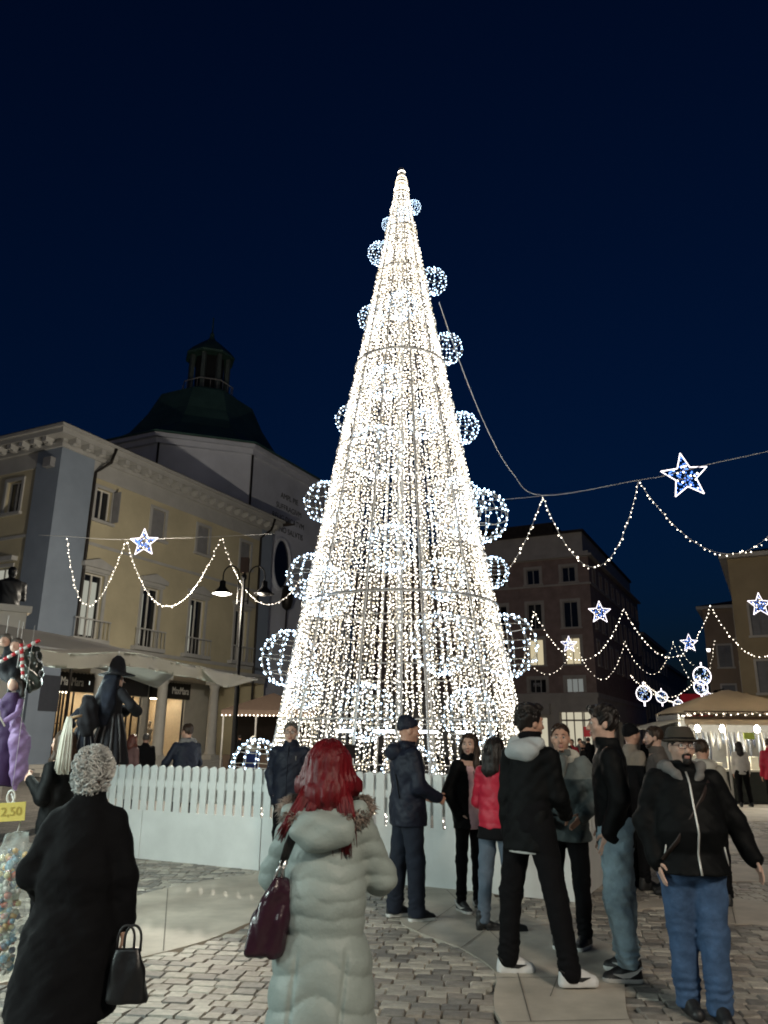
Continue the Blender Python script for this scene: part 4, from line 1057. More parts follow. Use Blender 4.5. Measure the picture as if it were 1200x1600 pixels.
def person(label, pos, rz, H=1.75, bulk=1.0, depth=1.0, lean=(0,0), head=(0,0), arms=None, legs=None, skin=None, hair=None, top=None, trs=None, shoe=None, hq=True, h=None, group=None, hands=('relaxed','relaxed'), female=False, beard=None, extra=None, footyaw=(0.12,-0.12), eyes=True, drop=0.0):
    """faces local +y, x is its right hand; arms/legs: (upper dir, lower dir) for right, left"""
    s = H/1.78; root = empty('person', pos, rz, label, 'person', group)
    skin = skin or M_skin; fem = .9 if female else 1.0
    arms = arms or (((.16,.02,-1),(.05,.18,-1)),((-.16,.02,-1),(-.05,.18,-1)))
    legs = legs or (((.05,0,-1),(.0,-.03,-1)),((-.05,0,-1),(0,-.03,-1)))
    tl, sl_ = .44*s, .42*s; AH = .085*s
    Lr = [unit(legs[i][0])*tl+unit(legs[i][1])*sl_ for i in (0,1)]
    pz = max(-Lr[0].z, -Lr[1].z)+AH
    hip = [Vector((sgn*.09*s, 0, pz)) for sgn in (1,-1)]
    knee = [hip[i]+unit(legs[i][0])*tl for i in (0,1)]; ank = [knee[i]+unit(legs[i][1])*sl_ for i in (0,1)]
    tdir = unit((lean[0], lean[1], 1)); pel = Vector((0,0,pz+.03*s))
    sh_c = pel+tdir*(.50*s); nb = pel+tdir*(.545*s); sw = .172*s*fem*(bulk**.5)*(1-2.2*drop)
    sho = [sh_c+Vector((sgn*sw,0,-(.035+drop)*s)) for sgn in (1,-1)]
    elb = [sho[i]+unit(arms[i][0])*(.285*s) for i in (0,1)]; wri = [elb[i]+unit(arms[i][1])*(.245*s) for i in (0,1)]
    Rh = rot_mat(head[0], head[1]); hc = nb+Vector((0,.025*s,.145*s)) if True else None
    hs = s*(1.0 if not female else .97)
    HP = lambda x, y, z: hc+Rh@(Vector((x,y,z))*hs)
    J = dict(root=root, s=s, hip=hip, knee=knee, ank=ank, pel=pel, sh=sho, elb=elb, wri=wri, hc=hc, Rh=Rh, HP=HP, tdir=tdir, nb=nb, sh_c=sh_c, hs=hs)
    hh = h or (.0075 if hq else .013)
    # ---- body: one continuous skin
    b = Vol(hh); R3 = np.array(Rh)
    E = lambda c, r, k=.02, sub=False: b.ell(HP(*c), [q*hs for q in r], k*hs, R3, sub)
    E((0,-.012,.025),(.075,.095,.094)); E((0,.022,-.035),(.060,.066,.083),.03); E((0,.064,-.098),(.026,.022,.02),.025)
    for sx in (1,-1):
        E((sx*.042,.052,-.022),(.024,.026,.024),.03); E((sx*.077,-.006,-.004),(.010,.021,.032),.008)
    b.cap(HP(0,.086,.014), HP(0,.110,-.030), .009*hs, .0135*hs, .012); E((.012,.099,-.036),(.009,.010,.008),.008); E((-.012,.099,-.036),(.009,.010,.008),.008)
    b.cap(HP(-.036,.080,.030), HP(.036,.080,.030), .011*hs, .011*hs, .02)
    if hq:
        for sx in (1,-1): E((sx*.031,.097,.010),(.017,.014,.011),.012,True)
        E((0,.090,-.060),(.023,.010,.0065),.006); E((0,.088,-.072),(.020,.011,.0075),.006)
    b.cap(HP(0,-.022,-.05), nb-Vector((0,0,.02)), .054*s*fem, .060*s*fem, .03)
    b.cap(sho[0], sho[1], .045*s, .045*s, .04); b.cap(nb-tdir*.08*s, pel, .095*s, .10*s, .05, axis=(1,0,0), w=1.35)
    b.cap(hip[0], hip[1], .07*s, .07*s, .04)
    for i in (0,1):
        b.chain([sho[i], elb[i], wri[i]], [.042*s,.036*s,.025*s], .02)
        b.chain([hip[i], knee[i], ank[i]], [.068*s,.046*s,.034*s], .03)
        fy = Matrix.Rotation(footyaw[i],3,'Z'); b.cap(ank[i]-Vector((0,0,.03*s)), ank[i]+fy@Vector((0,.12*s,-.052*s)), .034*s, .022*s, .02)
        # hand: palm, four fingers, thumb
        fd = unit(arms[i][1]); sgn = 1 if i == 0 else -1
        pn = Vector((-sgn,0,0)); pn = pn-fd*pn.dot(fd); pn = pn.normalized() if pn.length > .1 else Vector((0,-1,0))   # palm faces the body
        wd = fd.cross(pn)*sgn; wd.normalize()
        if wd.y < 0: wd = -wd                        # thumb side is to the front
        if hands[i] == 'none': continue
        pc = wri[i]+fd*.045*s; pm = Matrix((wd, fd, pn)).transposed()
        b.box(pc, (.038*s,.046*s,.014*s), .013*s, .014, np.array(pm))
        cl = {'relaxed':.28,'fist':1.25,'pocket':.1,'hold':1.0}[hands[i]]
        for q in range(4):
            off = (-.028+.0187*q)*s; ln = (.026,.031,.033,.029)[q]*s; p0 = wri[i]+fd*.085*s+wd*off; d0 = fd.copy(); pts = [p0-fd*.02*s]; 
            pts.append(p0)
            for seg in range(3):
                d0 = (d0*math.cos(cl*.8)+pn*math.sin(cl*.8)) if seg == 0 else (d0*math.cos(cl)+(pn*math.cos(cl*.8)-fd*math.sin(cl*.8)).normalized()*math.sin(cl)).normalized() if False else Matrix.Rotation(0,3,'Z')@d0
                ang = cl*(seg+1)*.75; d1 = fd*math.cos(ang)+pn*math.sin(ang)
                pts.append(pts[-1]+d1*ln*(1,.8,.65)[seg])
            b.chain(pts, [.0095*s,.0092*s,.0088*s,.0082*s,.0072*s], .003)
        t0 = wri[i]+fd*.02*s+wd*.03*s; t1 = t0+(wd*.6+fd*.7+pn*.3).normalized()*.045*s; t2 = t1+(wd*.15+fd*.9+pn*.35).normalized()*.032*s
        b.chain([t0,t1,t2], [.014*s,.0105*s,.0088*s], .006)
    Rt = np.array(Rh).T; hcn = np.array(hc)
    def skinf(c):
        q = (c-hcn)@Rt.T/hs
        return ((np.abs(q[:,0]) < .026) & (q[:,1] > .082) & (q[:,2] < -.053) & (q[:,2] > -.080)).astype(int)
    obj('body', b.mesh('body', [skin, M_lips], skinf if hq else None), root)
    if hq and eyes:
        for sx in (1,-1):
            m = MB(); c = HP(sx*.031,.082,.010)
            vs = []; 
            m.lathe([(.0005,-.0115),(.006,-.0098),(.0105,-.0046),(.0115,0),(.0105,.0046),(.0065,.0095),(.0062,.0097),(.0005,.0117)], 10)
            # lathe axis z -> head forward
            m.m = [1 if (f[0]//10) >= 5 else 0 for f in m.f]
            Re = Rh@Matrix.Rotation(-math.pi/2,3,'X')
            m.v = [tuple(c+Re@(Vector(p)*hs)) for p in m.v]; m.build('eye', [M_eyew, M_iris], root)
            m = MB(); m.tube([HP(sx*.014,.093,.030),HP(sx*.028,.0945,.036),HP(sx*.047,.083,.031)], [.003*hs,.0045*hs,.002*hs], 5, flat=.7); m.build('eyebrow', (hair or {}).get('m', M_hblack) if (hair or {}).get('m') is not M_hred else M_hbrown, root)
    # ---- hair
    if hair: J['hair'] = make_hair(J, hair, hq)
    # ---- trousers
    if trs:
        v = Vol(.011 if hq else .016); w = trs.get('w', 1.0)*s*(.9+.1*bulk); rr = trs.get('r', (.098,.072,.062)); kk = trs.get('hem', .045)
        for i in (0,1):
            end = ank[i]+(ank[i]-knee[i]).normalized()*(-kk*s+.02*s)
            v.chain([hip[i]+Vector((0,0,-.02*s)), knee[i], end], [rr[0]*w,rr[1]*w,rr[2]*w], .025)
        v.loft([(-.14*s,.155*w,.105*w,0),(-.02*s,.165*w,.118*w,-.005),(.12*s,.155*w,.112*w,0),(.2*s,.14*w,.10*w,0)], .05, tdir, pel)
        v.warp(folds(.0028*trs.get('fold',1), int(abs(pos[0])*100)+3, 26, 22)); v.warp(folds(.0022*trs.get('fold',1), int(abs(pos[0])*100)+5, 55, 40))
        v.warp(lambda x, y, z: .0055*trs.get('fold',1)*(np.exp(-((z-.17*s)/.075)**2)+.5*np.exp(-((z-.52*s)/.06)**2))*np.sin(130*z+2.2*np.sin(26*x+31*y)+9*x-12*y))
        zc = min(ank[0].z, ank[1].z)
        v.cut((0,0,max(.035*s, zc-.05*s+kk*s)), (0,0,-1))
        obj('trousers', v.mesh('trousers', trs['m']), root)
    # ---- shoes
    if shoe:
        for i in (0,1):
            fy = Matrix.Rotation(footyaw[i],3,'Z'); a = ank[i]; g = Vector((a.x,a.y,a.z-AH)); up_ = shoe.get('toe', .175)*s
            P = lambda x, y, z: g+fy@(Vector((x,y,z))*s)
            v = Vol(.0065 if hq else .012); R_ = np.array(fy); kd = shoe.get('kind','sneaker')
            if kd == 'sneaker':
                v.chain([P(0,-.05,.022),P(0,.04,.022),P(0,.145,.020)], [.034*s,.037*s,.036*s], .01, axis=fy@Vector((1,0,0)), w=1.12)
                v.chain([P(0,-.04,.06),P(0,.05,.055),P(0,.14,.032)], [.040*s,.041*s,.036*s], .02); v.cap(P(0,-.028,.105),P(0,-.02,.06), .043*s,.045*s, .02); v.cap(P(0,.03,.09),P(0,.09,.06), .030*s,.03*s, .02)
            else:   # heeled ankle boot
                v.chain([P(0,-.04,.055),P(0,.05,.05),P(0,.15,.028)], [.037*s,.036*s,.030*s], .02); v.cap(P(0,-.03,.14),P(0,-.028,.06), .045*s,.042*s, .02); v.box(P(0,-.045,.025),(.028*s,.028*s,.03*s),.006,.006,R_); v.box(P(0,.10,.012),(.036*s,.08*s,.012*s),.008,.006,R_)
            v.cut(P(0,0,.0), (0,0,-1))
            zs = g.z+(.034 if kd == 'sneaker' else .02)*s
            o = obj('shoe', v.mesh('shoe', [shoe['m'], shoe.get('sole', M_rubw)], lambda c, zs=zs: (c[:,2] < zs).astype(int)), root)
            if shoe.get('swoosh') is not None and hq:
                for sd in (1,-1):
                    q = MB(); ol = [(.118,.060),(.06,.038),(.01,.042),(-.04,.068),(-.08,.108),(-.03,.084),(.01,.072),(.06,.062)]; k_ = len(ol)
                    q.add([P(sd*.030,y_,z_) for y_, z_ in ol]+[P(sd*(.0505-.05*abs(y_-.02)**1.2),y_,z_) for y_, z_ in ol], [tuple(range(k_)), tuple(range(2*k_-1,k_-1,-1))]+[(j,(j+1)%k_,(j+1)%k_+k_,j+k_) for j in range(k_)]); q.build('shoe_mark', shoe['swoosh'], o)
            if shoe.get('laces') and hq:
                q = MB()
                for k in range(4): q.tube([P(-.022,.035+k*.02,.108-k*.013),P(0,.037+k*.02,.122-k*.014),P(.022,.035+k*.02,.108-k*.013)], .003*s, 5)
                q.build('laces', shoe['laces'], o)
    # ---- upper garment
    if top: J['top'] = make_top(J, top, bulk, depth, fem, hq, elb, wri, pos)
    if beard: beard(J)
    if extra: extra(J)
    return J
def make_top(J, t, bulk, depth, fem, hq, elb, wri, pos):
    s = J['s']; v = Vol(t.get('h', .010 if hq else .016)); pel, tdir = J['pel'], J['tdir']; B = bulk*s; Dp = bulk*depth*s; th = t.get('th', 0)
    hem = t.get('hem', -.16)*s; hw, hd = t.get('hemw', (.195,.135)); sl = t.get('sleeve', (.066,.058,.048)); bw = t.get('waist', (.178,.128))
    lev = [(hem,hw*B,hd*Dp,0)]
    if hem < -.3*s: lev.append((-.12*s,(hw*.5+.195*.5)*B,(hd*.5+.14*.5)*Dp,0))
    lev += [(.02*s,.185*B,.135*Dp,-.003),(.16*s,bw[0]*B,bw[1]*Dp,t.get('belly',0)),(.33*s,.188*B*fem,.128*Dp,.004),(.46*s,.178*B*fem*(.86 if t.get('slope') else 1),.112*Dp,-.006),(.515*s,.125*B*fem,.088*Dp,-.012),(.56*s,.078*s,.072*s,-.006)]
    v.loft(lev, .03, tdir, pel)
    for i in (0,1):
        e = J['wri'][i]+(J['elb'][i]-J['wri'][i]).normalized()*(t.get('cuff',.0)*s)
        v.chain([J['sh'][i], J['elb'][i], e], [q*s*(.75+.25*bulk) for q in sl], .035)
    if t.get('collar', True): v.loft([(.50*s,.085*s,.085*s,-.01),(.58*s,.082*s,.088*s,.004),(.60*s+t.get('collar_h',0)*s,.078*s,.084*s,.012)], .02, tdir, pel)
    for c, r in t.get('bumps', []): v.ell(pel+Vector(c)*s, [q*s for q in r], .03)
    if t.get('puff'):
        ph, am = t['puff']; zz = pel.z
        def puff(x, y, z):
            w_ = z-zz+t.get('arc', 0)*np.abs(x)**1.7
            if not t.get('panels'): return -am*np.abs(np.sin(math.pi*w_/ph))**.6+am*.5+0*y
            ax_ = np.abs(x-.01*np.sin(z*9)); low = np.clip((-.02-(z-zz))/.06, 0, 1)
            cen = 1-np.clip((ax_-.095)/.01, 0, 1)
            wl = (z-zz)-(.055*(1-(ax_/.095)**2)*cen)+(1-cen)*.28*(ax_-.095)
            wu = (z-zz)+.006*np.sin(x*17+y*9)+.007*np.sin(x*31-z*7+1)+.003*np.sin(x*70+z*25)
            pl = -.014*np.abs(np.sin(math.pi*wl/.118))**.45; pu = -.009*np.abs(np.sin(math.pi*wu/.066))**.5
            seam = .012*np.exp(-((ax_-.095)/.008)**2)*low
            return pl*low+pu*(1-low)+seam+.006
        v.warp(puff)
    v.warp(folds(t.get('fold', .004)*.8, int(abs(pos[1])*97)+11, t.get('fz', 24), t.get('fx', 24))); v.warp(folds(t.get('fold', .004)*.45, int(abs(pos[1])*97)+12, 52, 46)); v.warp(folds(t.get('fold', .004)*.25, int(abs(pos[1])*97)+19, 110, 80))
    v.cut(pel+Vector((0,0,hem)), (0,0,-1))
    for i in (0,1):
        d = (J['wri'][i]-J['elb'][i]).normalized(); v_end = J['wri'][i]+d*.012*s
    me = v.mesh('jacket', t['mats'] if 'mats' in t else t['m'], t.get('mfn')(J) if t.get('mfn') else None)
    o = obj(t.get('name', 'jacket'), me, J['root'])
    if t.get('cuffs'):
        for i in (0,1):
            d = (J['wri'][i]-J['elb'][i]).normalized(); q = MB(); q.tube([J['wri'][i]-d*.03*s, J['wri'][i]+d*.02*s], sl[2]*s*.98, 12); q.build('cuff', t['cuffs'], o)
    if t.get('zip'):
        zt, zb = .53*s, hem+.01; q = MB(); pts = []
        lv = np.array([(l[0], l[2]+l[3]) for l in lev])
        for k in range(16):
            z = zb+(zt-zb)*k/15; y = np.interp(z, lv[:,0], lv[:,1]); p = pel+tdir*(z/tdir.z); pts.append(Vector((p.x+t.get('zipx',0), p.y+y+.006, p.z)))
        q.tube(pts, .0075*s, 6, flat=.6); q.build('zip', t['zip'], o)
    J['lev'] = lev
    return o
def hood_part(J, m, name='hood', r=(.13,.085,.10), c=(0,-.10,.50), hq=True, mouth=True, k=.03):
    s = J['s']; v = Vol(.010); P = lambda q: J['pel']+J['tdir']*(q[2]*s)+Vector((q[0]*s,q[1]*s,0))
    v.ell(P(c), [q*s for q in r], k); v.chain([P((-.10,-.03,.545)),P((-.075,.05,.515)),P((-.03,.095,.45))], [.036*s,.030*s,.022*s], .02); v.chain([P((.10,-.03,.545)),P((.075,.05,.515)),P((.03,.095,.45))], [.036*s,.030*s,.022*s], .02)
    v.cap(P((-.10,-.04,.55)), P((.10,-.04,.55)), .045*s, .045*s, .03)
    v.warp(folds(.005, 77, 50, 30))
    return obj(name, v.mesh(name, m), J['root'])
PI_ = math.pi
def make_hair(J, hr, hq):
    HP, hs, Rh, nb = J['HP'], J['hs'], J['Rh'], J['nb']; st = hr['style']; m = hr['m']; R3 = np.array(Rh)
    v = Vol(hr.get('h', .0075 if hq else .013))
    vol = hr.get('vol', 0)
    if st == 'beanie':
        v.ell(HP(0,-.014,.045), [q*hs for q in (.090,.108,.096)], .01, R3); v.ell(HP(0,-.04,.10), [q*hs for q in (.06,.07,.055)], .03, R3)
        n = Rh@Vector((0,.35,-1)); v.cut(HP(0,.06,.045), n); v.warp(folds(.002, 5, 90, 60))
        return obj('beanie', v.mesh('beanie', m), J['root'])
    v.ell(HP(0,-.016,.034), [(q+vol)*hs for q in (.084,.104,.099)], .01, R3)
    if st == 'quiff': v.ell(HP(0,.055,.105), [q*hs for q in (.062,.05,.038)], .03, R3); v.ell(HP(0,-.03,.10), [q*hs for q in (.08,.08,.05)], .03, R3)
    n = Rh@Vector((0,.78,-.62)); hl = hr.get('line', (.066,.060)); v.cut(HP(0,hl[0],hl[1]), n)
    if st == 'long':
        ln = hr.get('len', .30); bw = hr.get('bw', .09)
        sd = hr.get('sides', 1)
        for sx in (1,-1):
            v.chain([HP(sx*.06,-.02,.05), HP(sx*(bw-.008),-.02,-.06), HP(sx*bw,.0+.015*sd,-.06-ln*.5), HP(sx*(bw-.02),.035*sd,-.06-ln)], [q*hs for q in (.045,.04,.038,.018)], .03)
        v.chain([HP(0,-.06,.03), HP(0,-.085,-.08), HP(0,-.10,-.08-ln*.55), HP(0,-.095,-.06-ln)], [q*hs for q in (.075,.08,.075,.03)], .04, axis=Rh@Vector((1,0,0)), w=1.25)
    am = hr.get('noise', .004); v.warp(folds(am, hr.get('seed', 3), hr.get('fz', 35), hr.get('fx', 110), 6))
    o = obj('hair', v.mesh('hair', m), J['root'])
    # loose locks over the shell
    n_l = hr.get('locks', 90 if hq else 0); r = random.Random(hr.get('seed', 3)); q = MB()
    for k in range(n_l):
        th = r.uniform(0, 2*math.pi); e0 = r.uniform(.05,.6); ln = hr.get('lock_len', .5)*r.uniform(.6,1.2); pts = []; cu_ = hr.get('curl', 0); ph = r.uniform(0,6.28)
        for i in range(7):
            e = e0+ln*i/6*1.5; rr = 1+hr.get('lift', .02)+.02*r.random()+cu_*.25*math.sin(ph+i*1.9); a = th+cu_*.35*math.sin(ph+i*2.4)
            p = Vector(((.084+vol)*math.sin(e)*math.cos(a)*rr, -.016+(.104+vol)*math.sin(e)*math.sin(a)*rr, .034+(.099+vol)*math.cos(e)*rr))
            pts.append(p)
        # keep the face free
        if any(p.y > hl[0]-.6*(hl[1]-p.z)*1.1 and p.y > .03 and p.z < .07 for p in pts): continue
        rad_ = hr.get('lock_r', .005); q.tube([HP(*p) for p in pts], [rad_*hs*f for f in (.5,1,1.1,1.1,1,.8,.3)], 5)
    # long strands that fall from the crown
    for k in range(hr.get('curtain', 320 if (st == 'long' and hq) else 0)):
        a = r.uniform(0, 2*math.pi)
        if .35*PI_ < a < .65*PI_: continue
        ln = hr.get('len', .3); bw = hr.get('bw', .09); e0 = r.uniform(.1,.9); pts = []; w1 = 1.02+.05*r.random()
        for i in range(5):
            e = e0+(1.62-e0)*i/4; pts.append(Vector(((.084+vol)*math.sin(e)*math.cos(a)*w1, -.016+(.104+vol)*math.sin(e)*math.sin(a)*w1, .034+(.099+vol)*math.cos(e)*w1)))
        if pts[-1].y > .045: continue
        f = bw/.084; sg_ = r.gauss(0,.006)
        for i in (1,2,3):
            t_ = i/3; p = pts[4]; sw_ = 1+(f-1)*t_*.9
            pts.append(Vector((p.x*sw_+sg_*t_, p.y*(1+.1*t_)-.012*t_, p.z-(.10+ln*r.uniform(.75,1.08))*t_)))
        q.tube([HP(*p) for p in pts], [.0036*hs*f_ for f_ in (.6,1,1,1.1,1.1,1.1,.9,.25)], 4)
    # tight curls
    for k in range(hr.get('curls', 0)):
        a = r.uniform(0, 2*math.pi); zc = r.uniform(-.95,.98); rr = math.sqrt(1-zc*zc); nrm = Vector((rr*math.cos(a), rr*math.sin(a), zc))
        if nrm.y > .45 and nrm.z < .55: continue
        flare = (1+.16*max(0, -zc))*(1+.07*math.sin(3*a+4*zc+1)+.05*math.sin(7*a-5*zc))
        c0 = Vector((nrm.x*(.088+vol)*flare, -.02+nrm.y*(.106+vol)*flare, .030+nrm.z*(.104+vol)-(.06*max(0,-zc))))
        t1 = nrm.cross(Vector((r.gauss(0,1),r.gauss(0,1),r.gauss(0,1)))).normalized(); t2 = nrm.cross(t1); R_ = r.uniform(.010,.024); th0 = r.uniform(0,6.28); span = r.uniform(2.5,5.0)
        for sdd in range(3):
            off = t2*0+nrm*(.004*sdd)+t1*(.003*sdd)
            q.tube([HP(*(c0+off+nrm*(.006+.010*math.sin(th0+span*i/7))+t1*(R_*math.cos(th0+span*i/7))+t2*(R_*math.sin(th0+span*i/7)*.9))) for i in range(8)], [.0028*hs*f_ for f_ in (.4,1,1.2,1.2,1.2,1.1,.9,.3)], 4)
    if q.v: q.build('hair_locks', m, o)
    return o
def glasses(J, m, wd=.024, ht=.017):
    HP, hs = J['HP'], J['hs']; q = MB()
    for sx in (1,-1):
        pts = []
        for i in range(16):
            a = 2*math.pi*i/16; c, s_ = math.cos(a), math.sin(a); k = (abs(c)**4+abs(s_)**4)**-.25
            pts.append(HP(sx*.032+wd*c*k, .108-.010*abs(sx*.032+wd*c*k)/.06*1.0, .006+ht*s_*k))
        q.tube(pts, .0026*hs, 5, closed=True)
        q.tube([HP(sx*(.032+wd),.098,.012), HP(sx*.078,.04,.012), HP(sx*.082,-.02,.004)], .0024*hs, 5)
    q.tube([HP(-.009,.109,.010),HP(0,.113,.013),HP(.009,.109,.010)], .0022*hs, 5)
    o = q.build('glasses', m, J['root'])
    l = MB()
    for sx in (1,-1):
        l.add([HP(sx*.032+wd*.95*c, .104, .006+ht*.95*d) for c, d in ((-.9,-.9),(.9,-.9),(1,0),(.9,.9),(-.9,.9),(-1,0))], [(0,1,2,3,4,5)])
    l.build('lens', M_lens, o)
def beard_full(J, m, goatee=False):
    HP, hs = J['HP'], J['hs']; v = Vol(.006); R3 = np.array(J['Rh'])
    if goatee:
        v.ell(HP(0,.070,-.104), [q*hs for q in (.026,.024,.020)], .008, R3); v.cap(HP(-.022,.087,-.052), HP(.022,.087,-.052), .008*hs, .008*hs, .008); v.cap(HP(0,.093,-.049), HP(0,.093,-.050), .0085*hs,.0085*hs,.01)
        for sx in (1,-1): v.cap(HP(sx*.027,.083,-.056), HP(sx*.026,.074,-.092), .007*hs, .009*hs, .01)
        v.cap(HP(0,.086,-.082), HP(0,.083,-.095), .011*hs, .014*hs, .008); v.cap(HP(-.016,.084,-.088), HP(.016,.084,-.088), .009*hs, .009*hs, .01)
    else:
        v.ell(HP(0,.058,-.095), [q*hs for q in (.045,.036,.032)], .01, R3); v.cap(HP(-.024,.086,-.053), HP(.024,.086,-.053), .007*hs, .007*hs, .008)
        for sx in (1,-1): v.cap(HP(sx*.066,.01,-.035), HP(sx*.045,.05,-.09), .012*hs, .02*hs, .02)
        v.ell(HP(0,.092,-.068), [q*hs for q in (.018,.02,.006)], .004, R3, True)
    v.warp(folds(.0015, 9, 150, 150)); obj('beard', v.mesh('beard', m), J['root'])
# ================================================================== people
PI = math.pi
def spot(u, Y, v=1300): p = at(u, v, Y); return (p.x, Y, 0)
POCK = (((.32,-.24,-1),(-.30,.34,-.9)),((-.32,-.24,-1),(.30,.34,-.9)))
DOWN = (((.17,.0,-1),(.06,.16,-1)),((-.17,.0,-1),(-.06,.16,-1)))
def tubeo(name, pts, r, m, parent, n=6, flat=1.0):
    q = MB(); q.tube(pts, r, n, flat=flat); return q.build(name, m, parent)
# --- old woman with white curls, black coat
J1 = person('elderly woman with white curly hair in a long black coat seen from behind', spot(130,4.05), .10, 1.525, 1.08, 1.15, drop=.045, lean=(.02,.05), head=(-.15,-.1),
    arms=(((.30,.0,-1),(.10,.10,-1)),((-.42,-.10,-1),(.05,.75,-.5))), skin=M_skin2, hair=dict(style='short', m=M_hwhite, vol=.006, noise=.006, fx=70, fz=70, locks=0, curls=950, seed=8, line=(.05,.06)),
    top=dict(m=M_blackc, name='coat', slope=.80, hem=-.53, hemw=(.265,.215), waist=(.205,.155), sleeve=(.088,.078,.064), fold=.006, fz=18, fx=30, collar_h=.0), trs=dict(m=M_blackc, w=1.0), shoe=dict(m=M_shoeb, sole=M_shoeb), female=True)
# --- woman with red hair, pale quilted coat
def hood2(J):
    s = J['s']; P = lambda x, y, z: J['pel']+J['tdir']*(z*s)+Vector((x*s,y*s,0))
    v = Vol(.010); v.ell(P(0,-.155,.43), [.15*s,.06*s,.085*s], .03); v.cap(P(-.15,-.08,.50), P(.15,-.08,.50), .05*s, .05*s, .04); v.chain([P(-.16,-.06,.50),P(-.13,.06,.50),P(-.06,.12,.46)], [.05*s,.05*s,.04*s], .02); v.chain([P(.16,-.06,.50),P(.13,.06,.50),P(.06,.12,.46)], [.05*s,.05*s,.04*s], .02)
    v.warp(folds(.007, 31, 60, 28)); h_ = obj('hood', v.mesh('hood', M_coatw), J['root'])
    q = MB(); r = random.Random(4)
    for sx in (1,-1):
        arc = [P(sx*.09,-.13,.47), P(sx*.155,-.11,.485), P(sx*.19,-.03,.515), P(sx*.175,.06,.535), P(sx*.11,.13,.53)]
        vf = Vol(.009); vf.chain(arc, [.018*s,.024*s,.03*s,.03*s,.024*s], .02); vf.warp(folds(.006, 44, 120, 120)); obj('fur_trim', vf.mesh('fur_trim', M_fur), h_)
        for k in range(900):
            f = r.random()*3.999; i = int(f); c0 = arc[i].lerp(arc[i+1], f-i); d = Vector((r.gauss(0,1), r.gauss(0,1)-.3, r.gauss(0,1)+.3)).normalized()
            c = c0+d*.020*s; q.tube([c, c+d*.018+Vector((0,0,.004)), c+d*r.uniform(.018,.036)+Vector((r.gauss(0,.006),0,-.006))], [.0032,.0026,.0004], 3)
    q.build('fur_tufts', M_fur, h_)
    # long loose ends of hair over the hood
    q = MB(); r = random.Random(9); HP = J['HP']
    for cx_, dx, n, l0 in ((-.105,-.09,60,.19),(.015,.015,60,.24),(.085,.03,70,.25),(-.05,-.02,50,.10),(.11,.03,40,.12)):
        for k in range(n):
            x = cx_+r.gauss(0,.011); L = l0*r.uniform(.75,1.05); y = -.115-r.uniform(0,.02)
            q.tube([HP(x*.8,y+.01,-.06), HP(x,y-.025,-.115), HP(x+dx*.5+r.gauss(0,.004),y-.055,-.115-L*.45), HP(x+dx+r.gauss(0,.006),y-.06+r.gauss(0,.004),-.11-L)], [.004,.0045,.004,.0008], 5)
    q.build('loose_hair_ends', M_hred, J['hair'])
coat_puff = dict(m=M_coatw, name='quilted_coat', hem=-.40, hemw=(.245,.20), waist=(.196,.16), sleeve=(.076,.074,.056), fold=.0012, fz=60, fx=30, puff=(.085,.012), panels=True, h=.0075)
J2 = person('woman with long red hair in a pale quilted coat photographing the tree', spot(510,3.42), -.04, 1.575, .98, 1.12, drop=.02, lean=(0,.0), head=(0,.08),
    arms=(((.34,.42,-.80),(-.30,.62,.72)),((-.34,.42,-.80),(.30,.62,.72))), skin=M_skin2, hands=('hold','hold'), hair=dict(style='long', m=M_hred, vol=.012, len=.04, bw=.118, noise=.004, fx=170, fz=16, locks=420, curtain=1000, lock_len=1.0, lock_r=.003, lift=.015, seed=21, line=(.06,.06), sides=-.2),
    top=coat_puff, trs=dict(m=M_jeansG, w=.84), shoe=dict(m=M_shoeb, sole=M_shoeb), female=True, extra=hood2)
ph = Vector((0,0,0)); c_ = J2['root'].location; rz_ = Matrix.Rotation(-.04,3,'Z')
hm = (J2['wri'][0]+J2['wri'][1])/2+Vector((.02,.06,.10))
pp = Vector(c_)+rz_@hm; pp.z = at(541,1174,pp.y).z; pp.x = at(541,1165,pp.y).x
q = MB(); q.bb(-.042,.042,-.005,.005,-.03,.03); q.build('phone', mat('phone_black', (.015,.012,.013), .3, var=0), None, loc=pp, label='dark red cased phone held up over the red hair', cat='phone')
# her bag
def pw(J, q): return Vector(J['root'].location)+Matrix.Rotation(J['root'].rotation_euler[2],3,'Z')@Vector(q)
bgp = at(424,1420,3.32)
bag = empty('shoulder_bag', bgp, .35, 'plum leather shoulder bag hanging beside the pale coat', 'bag')
bag.scale = (.80,.80,.80)
v = Vol(.007); v.loft([(-.205,.085,.045,0,-.025),(-.18,.105,.062,0,-.022),(-.05,.095,.055,0,0),(.08,.062,.038,0,.03),(.125,.04,.022,0,.05)], .02, power=2.6); v.ell((.03,0,.08), (.05,.05,.05), .03); v.warp(folds(.006, 12, 22, 60)); obj('bag_body', v.mesh('bag_body', M_plum), bag)
q = MB(); q.tube([(.05,.0,.12),(.045,-.01,.17),(.055,-.02,.22)], .012, 8); q.tube([(.0,.0,.10),(.02,-.01,.17),(.03,-.02,.2)], .010, 8)
rg = [(.045+.018*math.cos(t),-.025,.205+.022*math.sin(t)) for t in [2*PI*i/14 for i in range(14)]]; q.tube(rg, .005, 6, closed=True); q.build('buckle', M_steelb, bag)
M_strap = mat('strap_black', (.012,.01,.011), .5, var=0)
q = MB(); q.tube([(.05,-.02,.21),(.075,-.045,.29),(.105,-.055,.37),(.125,-.03,.42),(.12,.05,.47)], .016, 8, flat=.35); q.tube([(.035,-.02,.2),(.05,-.045,.29),(.085,-.05,.37),(.11,-.02,.43),(.10,.06,.47)], .013, 8, flat=.35); q.build('strap', M_strap, bag)
